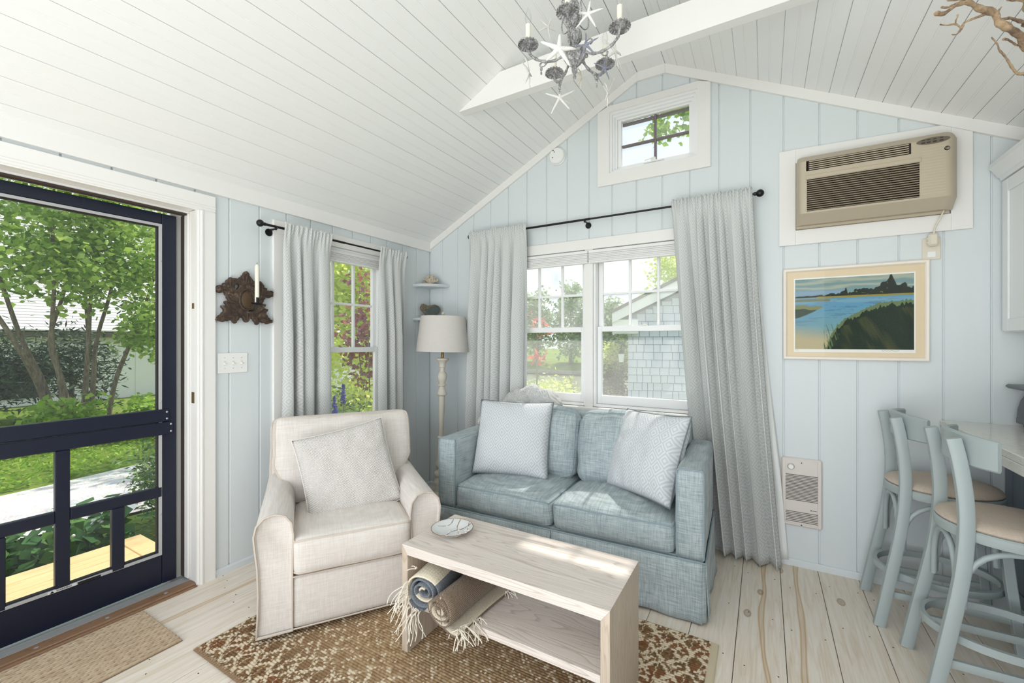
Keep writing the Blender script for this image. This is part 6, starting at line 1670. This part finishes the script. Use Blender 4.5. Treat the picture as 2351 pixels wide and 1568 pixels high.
# ------------------------------------------------------------------ foliage helpers
def leaf_mesh(name, pos, size, aspect, mat, parent, seed, up=.35, vary=.35, tri=False):
    rs_ = np.random.RandomState(seed); n = len(pos)
    d = rs_.normal(size=(n, 3)); d[:, 2] *= .6; d /= np.linalg.norm(d, axis=1)[:, None]
    nn = rs_.normal(size=(n, 3)); nn[:, 2] += up * 3; nn -= (nn * d).sum(1)[:, None] * d; nn /= np.linalg.norm(nn, axis=1)[:, None]
    s = np.cross(nn, d); L = size * (1 + vary * rs_.uniform(-1, 1, n))[:, None]; Wd = L * aspect
    P = np.stack([pos - d * L * .5, pos + s * Wd * .5 - d * L * .05, pos + d * L * .5, pos - s * Wd * .5 - d * L * .05], 1).astype(np.float32)
    me = bpy.data.meshes.new(name); me.vertices.add(n * 4); me.vertices.foreach_set('co', P.ravel())
    me.loops.add(n * 4); me.loops.foreach_set('vertex_index', np.arange(n * 4, dtype=np.int32))
    me.polygons.add(n); me.polygons.foreach_set('loop_start', np.arange(0, n * 4, 4, dtype=np.int32))
    me.update(); me.validate(); me.materials.append(mat)
    o = bpy.data.objects.new(name, me); COL.objects.link(o); o.parent = parent
    return tag(o, kind='stuff')
def clumps(c, r, n, k, spread, seed, shell=.55):
    rs_ = np.random.RandomState(seed)
    d = rs_.normal(size=(k, 3)); d /= np.linalg.norm(d, axis=1)[:, None]
    cc = np.array(c) + d * np.array(r) * (shell + (1 - shell) * rs_.rand(k, 1))
    idx = rs_.randint(0, k, n)
    return cc[idx] + rs_.normal(size=(n, 3)) * spread
def stem(name, pts, r0, r1, parent, mat='bark', nseg=5):
    sp = interp(pts, nseg); m_ = MB(); m_.tube(sp, [r0 + (r1 - r0) * i / (len(sp) - 1) for i in range(len(sp))], 8); return m_.build(name, M[mat], parent, 60)
def plant(name, loc, label, cat, group=None): return thing(name, loc, 0, label, cat, group)
def loc_(pos, root): return np.asarray(pos) - np.array(root.location)

# ------------------------------------------------------------------ beyond the screen door
dk = thing('deck', (-.8, -2.6, -.36), 0, 'fresh yellow pine deck outside the screen door', 'deck')
x = -.225; k = 0
while x > -1.36:
    mb = MB(); y1 = -1.80
    mb.cbox(x - .137 + .8, x + .8, -4.6 + 2.6, y1 + 2.6 - .14 * 0, .205, .235, .004); mb.build('deck_board', M['deckwood'], dk); x -= .142; k += 1
mb = MB(); mb.cbox(-1.385 + .8, -.225 + .8, -1.796 + 2.6, -1.66 + 2.6, .204, .234, .004); mb.build('deck_board', M['deckwood'], dk)
mb = MB(); mb.box(-1.35 + .8, -.23 + .8, -4.6 + 2.6, -1.70 + 2.6, -.02, .2035); mb.build('deck_frame', M['deckwood'], dk)

tr = plant('maple_tree', (-8.0, -.35, -.36), 'multi stemmed maple tree seen through the screen door', 'tree')
rb = random.Random(5)
for (yb, ym, yt, xo) in ((-.55, -1.0, -1.45, 0), (-.5, -.72, -.75, .3), (-.35, -.62, -.30, -.2), (-.25, -.25, -.10, .2), (-.15, -.05, .30, .0), (-.22, -.02, -.02, -.5), (.05, .35, .85, .2), (-.6, -1.15, -1.9, .3)):
    stem('trunk', [(xo * .3, yb + .35, -.05), (xo * .6 + rb.uniform(-.08, .08), yb * .6 + ym * .4 + .35, .9), (xo + rb.uniform(-.1, .1), ym + .35, 1.7), (xo * 1.3 + rb.uniform(-.15, .15), (ym + yt) / 2 + .35, 2.6), (xo * 1.6, yt + .35, 3.7)], .046, .020, tr)
pos = np.concatenate([clumps((-7.6, -.2, 2.75), (1.2, 1.9, 1.1), 7200, 75, .20, 11, .3), clumps((-7.0, .45, 1.5), (.6, .55, .75), 1100, 26, .11, 12, .3), clumps((-7.6, -.6, 4.2), (1.6, 2.4, .7), 3000, 40, .28, 13, .2)])
leaf_mesh('foliage', loc_(pos, tr), .105, .75, M['lf_maple'], tr, 14)
ug = plant('green_shrub', (-7.4, -.7, -.36), 'bright green undergrowth at the foot of the maple', 'shrub')
leaf_mesh('foliage', loc_(clumps((-7.4, -.75, -.02), (.5, .6, .35), 1800, 24, .13, 15, .2), ug), .095, .8, M['lf_bright'], ug, 16)
stem('stem', [(0, 0, 0), (.1, .1, .3), (.1, .15, .55)], .02, .006, ug)
ug2 = plant('green_shrub', (-6.6, .35, -.36), 'bright green shrub to the right of the maple', 'shrub')
leaf_mesh('foliage', loc_(clumps((-6.6, .35, .02), (.5, .45, .32), 1100, 20, .12, 17, .2), ug2), .09, .8, M['lf_bright'], ug2, 18)
stem('stem', [(0, 0, 0), (.1, .1, .3), (.1, .15, .55)], .02, .006, ug2)
for q, (yy, lab) in enumerate(((-1.2, 'dark evergreen behind the maple on the left'), (.25, 'dark evergreen behind the maple in the middle'))):
    ev = plant('evergreen_shrub', (-10.8, yy, -.36), lab, 'shrub')
    leaf_mesh('foliage', loc_(clumps((-10.8, yy, .75), (.8, .95, 1.0), 3600, 50, .20, 21 + q, .3), ev), .16, .22, M['lf_dark'], ev, 22 + q)
    stem('trunk', [(0, 0, 0), (0, .05, .8), (0, 0, 1.6)], .06, .02, ev)
bu = plant('evergreen_bush', (-1.78, -1.10, -.36), 'dense glossy bush at the corner of the deck', 'shrub')
leaf_mesh('foliage', loc_(clumps((-1.80, -1.02, .08), (.50, .58, .46), 6500, 110, .07, 25, .5), bu), .060, .32, M['lf_bush'], bu, 26)
stem('stem', [(0, 0, 0), (.02, 0, .3), (0, .05, .6)], .03, .01, bu)
hy = plant('hydrangea', (-1.72, -1.95, -.36), 'broad leaved hydrangea with a few white flowers by the deck', 'shrub')
hp = np.concatenate([clumps((-1.75, -1.95, -.14), (.26, .40, .16), 170, 40, .05, 27, .5), clumps((-1.9, -2.25, -.22), (.2, .25, .10), 60, 14, .05, 28, .5)])
leaf_mesh('foliage', loc_(hp, hy), .125, .80, M['lf_hyd'], hy, 29, .8)
stem('stem', [(0, 0, 0), (0, .05, .15), (.02, .08, .3)], .012, .005, hy)
m_ = MB()
for (a, b, c) in ((.05, .12, .33), (.10, -.05, .30), (-.02, .2, .36)):
    for q in range(14): m_.ball((a + rb.uniform(-.03, .03), b + rb.uniform(-.03, .03), c + rb.uniform(-.02, .02)), .012, 6, 4)
m_.build('flower', flat('white_petals', srgb(246, 246, 240), .7), hy, 60)
# low ground cover tufts on the lawn
gr = np.random.RandomState(31); pos = np.stack([gr.uniform(-9.5, -4.6, 9000), gr.uniform(-2.2, 2.6, 9000), np.full(9000, -.33)], 1)
gt = leaf_mesh('lawn_tufts', pos, .07, .35, M['lf_bright'], None, 32, .1); gt['label'] = 'tufts of grass and clover on the lawn'; gt['category'] = 'grass'

# neighbouring cottage across the lawn
nh = thing('neighbour_cottage', (-14.0, 1.0, -.36), 0, 'white walled cottage with a silvery shingle roof across the lawn', 'building')
mb = MB(); mb.box(-6.0, 0, -5, 9, -.6, 2.0); mb.build('wall', M['extwhite'], nh)
for q in range(44):
    a = q * .115; zz = 1.96 + a * .70; xx = .35 - a * .72
    mb = MB(); mb.prism([(xx, zz), (xx + .012, zz + .035), (xx - .13, zz + .150), (xx - .13, zz + .10)], lambda u, v, d: (u, d, v), -5.3, 9.3); mb.build('shingle_course', M['roofshingle'] if q % 2 else M['roofshingle'], nh)
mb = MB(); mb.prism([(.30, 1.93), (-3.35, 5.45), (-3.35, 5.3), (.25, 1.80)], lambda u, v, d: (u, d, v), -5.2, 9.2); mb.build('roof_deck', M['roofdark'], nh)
for yy in np.linspace(-4.5, 8.5, 14):
    mb = MB(); mb.box(.001, .025, yy, yy + .05, -.3, 1.78); mb.build('batten', M['extwhite'], nh)
mb = MB(); mb.box(.001, .03, -1.5, -.4, .2, 1.2); mb.build('window', M['toastglass'], nh)

# tall trees behind the cottage, only their tops show against the sky
for q, (yy, zz, lab) in enumerate(((.5, 5.0, 'pale sunlit tree rising behind the neighbouring roof'), (6.0, 5.2, 'leafy tree at the end of the neighbouring roof'))):
    tt = plant('tree', (-24.0, yy + 2, -.36), lab, 'tree')
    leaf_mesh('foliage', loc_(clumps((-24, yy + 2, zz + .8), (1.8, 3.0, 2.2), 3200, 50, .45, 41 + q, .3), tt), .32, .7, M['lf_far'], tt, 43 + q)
    stem('trunk', [(0, 0, 0), (.1, .1, 3), (0, 0, 5)], .2, .08, tt)

# ------------------------------------------------------------------ beyond the side window
yt = plant('yellow_green_tree', (-4.6, 3.1, -.36), 'sunlit yellow green tree outside the side window', 'tree')
leaf_mesh('foliage', loc_(clumps((-4.4, 2.9, 2.4), (1.6, 1.8, 2.3), 9500, 90, .24, 51, .2), yt), .13, .7, M['lf_yellow'], yt, 52)
stem('trunk', [(0, 0, 0), (.1, 0, 1.2), (.2, -.1, 2.6)], .09, .04, yt)
sb = plant('smoke_bush', (-1.35, .55, -.36), 'purple leaved smoke bush outside the side window', 'shrub')
leaf_mesh('foliage', loc_(np.concatenate([clumps((-1.35, .45, 1.50), (.35, .40, .45), 620, 26, .085, 53, .3), clumps((-1.25, .60, 1.0), (.3, .3, .3), 160, 12, .07, 54, .3), clumps((-1.7, .6, 2.05), (.25, .35, .12), 50, 8, .06, 55, .2)]), sb), .075, .72, M['lf_red'], sb, 56)
for (a, b) in ((-.1, -.1), (.15, .1), (-.3, .25), (.2, -.25)):
    stem('stem', [(0, 0, 0), (a * .4, b * .4, .7), (a, b, 1.3), (a * 1.5, b * 1.4, 1.9)], .012, .004, sb)
gs = plant('garden_shrub', (-1.35, .15, -.36), 'leafy green garden shrub below the side window', 'shrub')
leaf_mesh('foliage', loc_(clumps((-1.35, .15, .42), (.75, .75, .42), 3600, 60, .09, 57, .4), gs), .07, .5, M['lf_yellow'], gs, 58)
leaf_mesh('foliage', loc_(clumps((-1.15, -.05, .35), (.7, .65, .40), 2600, 60, .09, 59, .4), gs), .07, .45, M['lf_bush'], gs, 60)
stem('stem', [(0, 0, 0), (.02, 0, .3), (0, .05, .6)], .02, .01, gs)
M['purple'] = mat_leaf('purple_petals', [(92, 84, 190), (112, 100, 206), (80, 70, 170)], .3)
for q, (a, b, h, lab) in enumerate(((-.70, -.49, .83, 'shorter purple flower spike below the side window'), (-.72, -.38, .92, 'taller purple flower spike below the side window'))):
    fl = plant('flower_spike', (a, b, -.36), lab, 'flower', 'purple flower spikes')
    stem('stalk', [(0, 0, 0), (.01, 0, .6), (0, 0, h + .36)], .004, .002, fl)
    rs_ = np.random.RandomState(61 + q); tt_ = rs_.rand(170); r_ = .030 * (1 - tt_ * .8) * np.sqrt(rs_.rand(170)); an = rs_.rand(170) * 6.28
    leaf_mesh('petals', np.stack([r_ * np.cos(an), r_ * np.sin(an), h + .36 - .17 + .17 * tt_], 1), .022, .8, M['purple'], fl, 63 + q)

# ------------------------------------------------------------------ beyond the double window
hs = thing('shingled_cottage', (.69, 4.16, -.36), R(14.5), 'pale blue grey shingled cottage behind the double window', 'building')
PT = .498; UE, ZE, UR = -.25, 2.15, 2.25       # eave tip, ridge (local z from the ground)
rt = lambda u: ZE + PT * (min(u, 2 * UR - u) - UE)
mb = MB(); mb.prism([(0, -.4), (2 * UR, -.4), (2 * UR, rt(0) - .20), (UR, rt(UR) - .20), (0, rt(0) - .20)], lambda u, v, d: (u, d, v), .012, 4.0); mb.build('wall', flat('shaded_shingle_joint', srgb(140, 148, 164), .9), hs)
rsn = random.Random(9); z = .366; row = 0
while z < rt(1.5) - .2:
    u = -.002 - (row % 2) * .03; 
    while u < 1.55:
        w_ = rsn.uniform(.085, .185); u1 = u + w_ - .010; ztop = z + .118
        lim = min(rt(max(u, 0)), rt(u1)) - .205
        if z + .03 < lim:
            mb = MB(); zt = min(ztop, lim)
            mb.prism([(.010, z), (-.010, z), (.010 - (.020) * (1 - (zt - z) / .16) * .6 - .001, zt)], lambda a_, v, d: (d, a_, v), max(u, 0.0), u1); mb.build('shingle', M['shingle'], hs)
        u += w_
    z += .127; row += 1
for s_, (ua, ub) in (('l', (UE, UR)), ('r', (2 * UR - UE, UR))):
    za, zb = ZE, rt(UR)
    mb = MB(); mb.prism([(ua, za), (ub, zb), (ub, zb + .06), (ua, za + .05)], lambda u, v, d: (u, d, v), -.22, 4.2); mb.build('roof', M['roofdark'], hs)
    mb = MB(); mb.prism([(ua, za - .16), (ub, zb - .20), (ub, zb - .002), (ua, za - .002)], lambda u, v, d: (u, d, v), -.20, -.165); mb.build('rake_board', M['extwhite'], hs)
    mb = MB(); mb.prism([(ua, za - .10), (ub, zb - .14), (ub, zb - .08), (ua, za - .04)], lambda u, v, d: (u, d, v), -.164, .011); mb.build('soffit', M['extwhite'], hs)
mb = MB(); mb.box(UE, .16, -.164, .01, ZE - .34, ZE - .11); mb.build('eave_return', M['extwhite'], hs)
lt = thing('wall_lantern', (.70, 4.02, .98), R(14.5), 'small dark lantern on the corner of the shingled cottage', 'lantern')
mb = MB(); mb.tube(interp([(0, .10, .22), (-.05, .06, .30), (-.08, 0, .26), (-.08, 0, .20)], 5), .010, 6); mb.lathe([(.06, .14), (.03, .19), (.008, .21)], 10, (-.08, 0, 0)); mb.build('bracket', M['black'], lt, 50)
mb = MB(); mb.lathe([(.035, .0), (.052, .14)], 10, (-.08, 0, 0)); mb.build('glass', M['plasticw'], lt, 50)
mb = MB(); mb.lathe([(.01, -.03), (.038, -.005), (.038, 0)], 10, (-.08, 0, 0)); mb.build('base', M['black'], lt, 50)
bb = plant('barberry_bush', (.12, 4.95, -.36), 'dark purple and gold barberry bush beside the shingled cottage', 'shrub')
leaf_mesh('foliage', loc_(clumps((.12, 4.95, .35), (.40, .42, .75), 4200, 70, .09, 71, .4), bb), .06, .6, M['lf_barb'], bb, 72)
leaf_mesh('foliage', loc_(clumps((.12, 4.95, 1.0), (.38, .4, .28), 1500, 40, .09, 73, .4), bb), .06, .6, M['lf_yellow'], bb, 74)
stem('stem', [(0, 0, 0), (.02, 0, .3), (0, .05, .8)], .03, .01, bb)
ys_ = plant('low_yellow_shrub', (-1.15, 5.3, gz(0, 5.3)), 'low sunlit yellow green shrub in front of the river', 'shrub')
leaf_mesh('foliage', loc_(clumps((-1.45, 5.2, .02), (1.05, .7, .42), 3000, 60, .11, 75, .4), ys_), .09, .45, M['lf_yellow'], ys_, 76)
stem('stem', [(0, 0, 0), (.02, 0, .3), (0, .05, .5)], .02, .01, ys_)
mr = plant('red_maple_sapling', (.62, .95, -.36), 'red leaved maple sapling at the left of the double window', 'tree')
leaf_mesh('foliage', loc_(np.concatenate([clumps((.86, .55, 1.17), (.10, .12, .05), 16, 6, .03, 77, .3), clumps((.80, .62, 1.47), (.10, .14, .09), 26, 8, .04, 78, .3)]), mr), .085, .42, M['lf_mred'], mr, 79, .6)
stem('stem', [(0, 0, 0), (.02, -.05, .8), (.10, -.2, 1.4), (.15, -.3, 1.9)], .01, .003, mr)
stem('twig', [(.06, -.12, 1.1), (.16, -.28, 1.45), (.26, -.40, 1.55)], .005, .002, mr)
# adirondack chair on the river lawn
ad = thing('garden_chair', (-3.75, 9.3, gz(0, 9.3)), R(-150), 'white slatted garden chair on the river lawn', 'chair')
for k in range(7):
    a = (k - 3) * .085; mb = MB(); mb.cbox(a - .036, a + .036, -.01, .01, 0, .78 - .035 * abs(k - 3), .004, Matrix.Translation((0, .26, .28)) @ Matrix.Rotation(R(-22), 4, 'X')); mb.build('back_slat', M['extwhite'], ad)
for k in range(5):
    mb = MB(); mb.cbox(-.29, .29, -.28 + k * .105, -.19 + k * .105, .36 - k * .018, .38 - k * .018, .004); mb.build('seat_slat', M['extwhite'], ad)
for s_ in (-1, 1):
    mb = MB(); mb.cbox(s_ * .36 - .07, s_ * .36 + .07, -.34, .36, .54, .565, .005); mb.build('arm', M['extwhite'], ad)
    mb = MB(); mb.cbox(s_ * .31 - .015, s_ * .31 + .015, -.30, -.20, 0, .54, .004); mb.build('leg', M['extwhite'], ad)
    mb = MB(); mb.cbox(s_ * .31 - .015, s_ * .31 + .015, .22, .32, 0, .54, .004); mb.build('leg', M['extwhite'], ad)
# trees on the far bank
labs = ['far bank tree {}'.format(w_) for w_ in ('at the left edge of the river view', 'second from the left across the river', 'third from the left across the river', 'in the middle of the river view', 'just right of the river view centre', 'half hidden by the window post', 'seen over the cottage eave', 'last to the right across the river')]
rf = random.Random(12)
for q, lab in enumerate(labs):
    yy = 35 + rf.uniform(-1, 2); xx = -18.5 + q * 2.5 + rf.uniform(-.5, .5); h = rf.uniform(6.3, 8.3) * (1.0 if q < 3 else .82)
    if q == 3: h = 6.0
    ft = plant('far_tree', (xx, yy, gz(0, yy)), lab, 'tree', 'trees on the far bank')
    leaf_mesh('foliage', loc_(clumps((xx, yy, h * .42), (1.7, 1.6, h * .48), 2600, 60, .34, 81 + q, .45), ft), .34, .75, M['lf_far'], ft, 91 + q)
    stem('trunk', [(0, 0, 0), (.1, 0, h * .4), (0, 0, h * .75)], .16, .05, ft)
gt = plant('golden_tree', (.4, 12.2, gz(0, 12.2)), 'golden green tree behind the shingled cottage roof', 'tree')
leaf_mesh('foliage', loc_(clumps((.5, 12.2, 3.3), (1.3, 1.2, 1.7), 3600, 60, .22, 101, .4), gt), .15, .7, M['lf_yellow'], gt, 102)
stem('trunk', [(0, 0, 0), (.1, 0, 2), (0, 0, 4)], .12, .05, gt)
ot = plant('overhanging_tree', (-2.6, 3.4, -.36), 'tall tree whose leafy branch shows in the gable window', 'tree')
leaf_mesh('foliage', loc_(np.concatenate([clumps((1.62, 3.8, 4.72), (.62, .45, .42), 520, 34, .10, 103, .25), clumps((1.6, 2.5, 6.0), (1.4, .8, 1.3), 60, 14, .10, 104, .3), clumps((-2.6, 3.4, 6.2), (1.5, 1.5, 1.5), 1500, 40, .25, 106, .3)]), ot), .10, .72, M['lf_bright'], ot, 105)
stem('trunk', [(0, 0, 0), (.1, 0, 3), (-.1, -.1, 6.5)], .16, .06, ot)
stem('branch', [(.05, 0, 3.6), (1.8, .2, 4.9), (4.1, .4, 5.2)], .05, .006, ot)
stem('branch', [(.0, 0, 4.4), (2.0, -.5, 6.2), (4.3, -.9, 6.5)], .05, .006, ot)
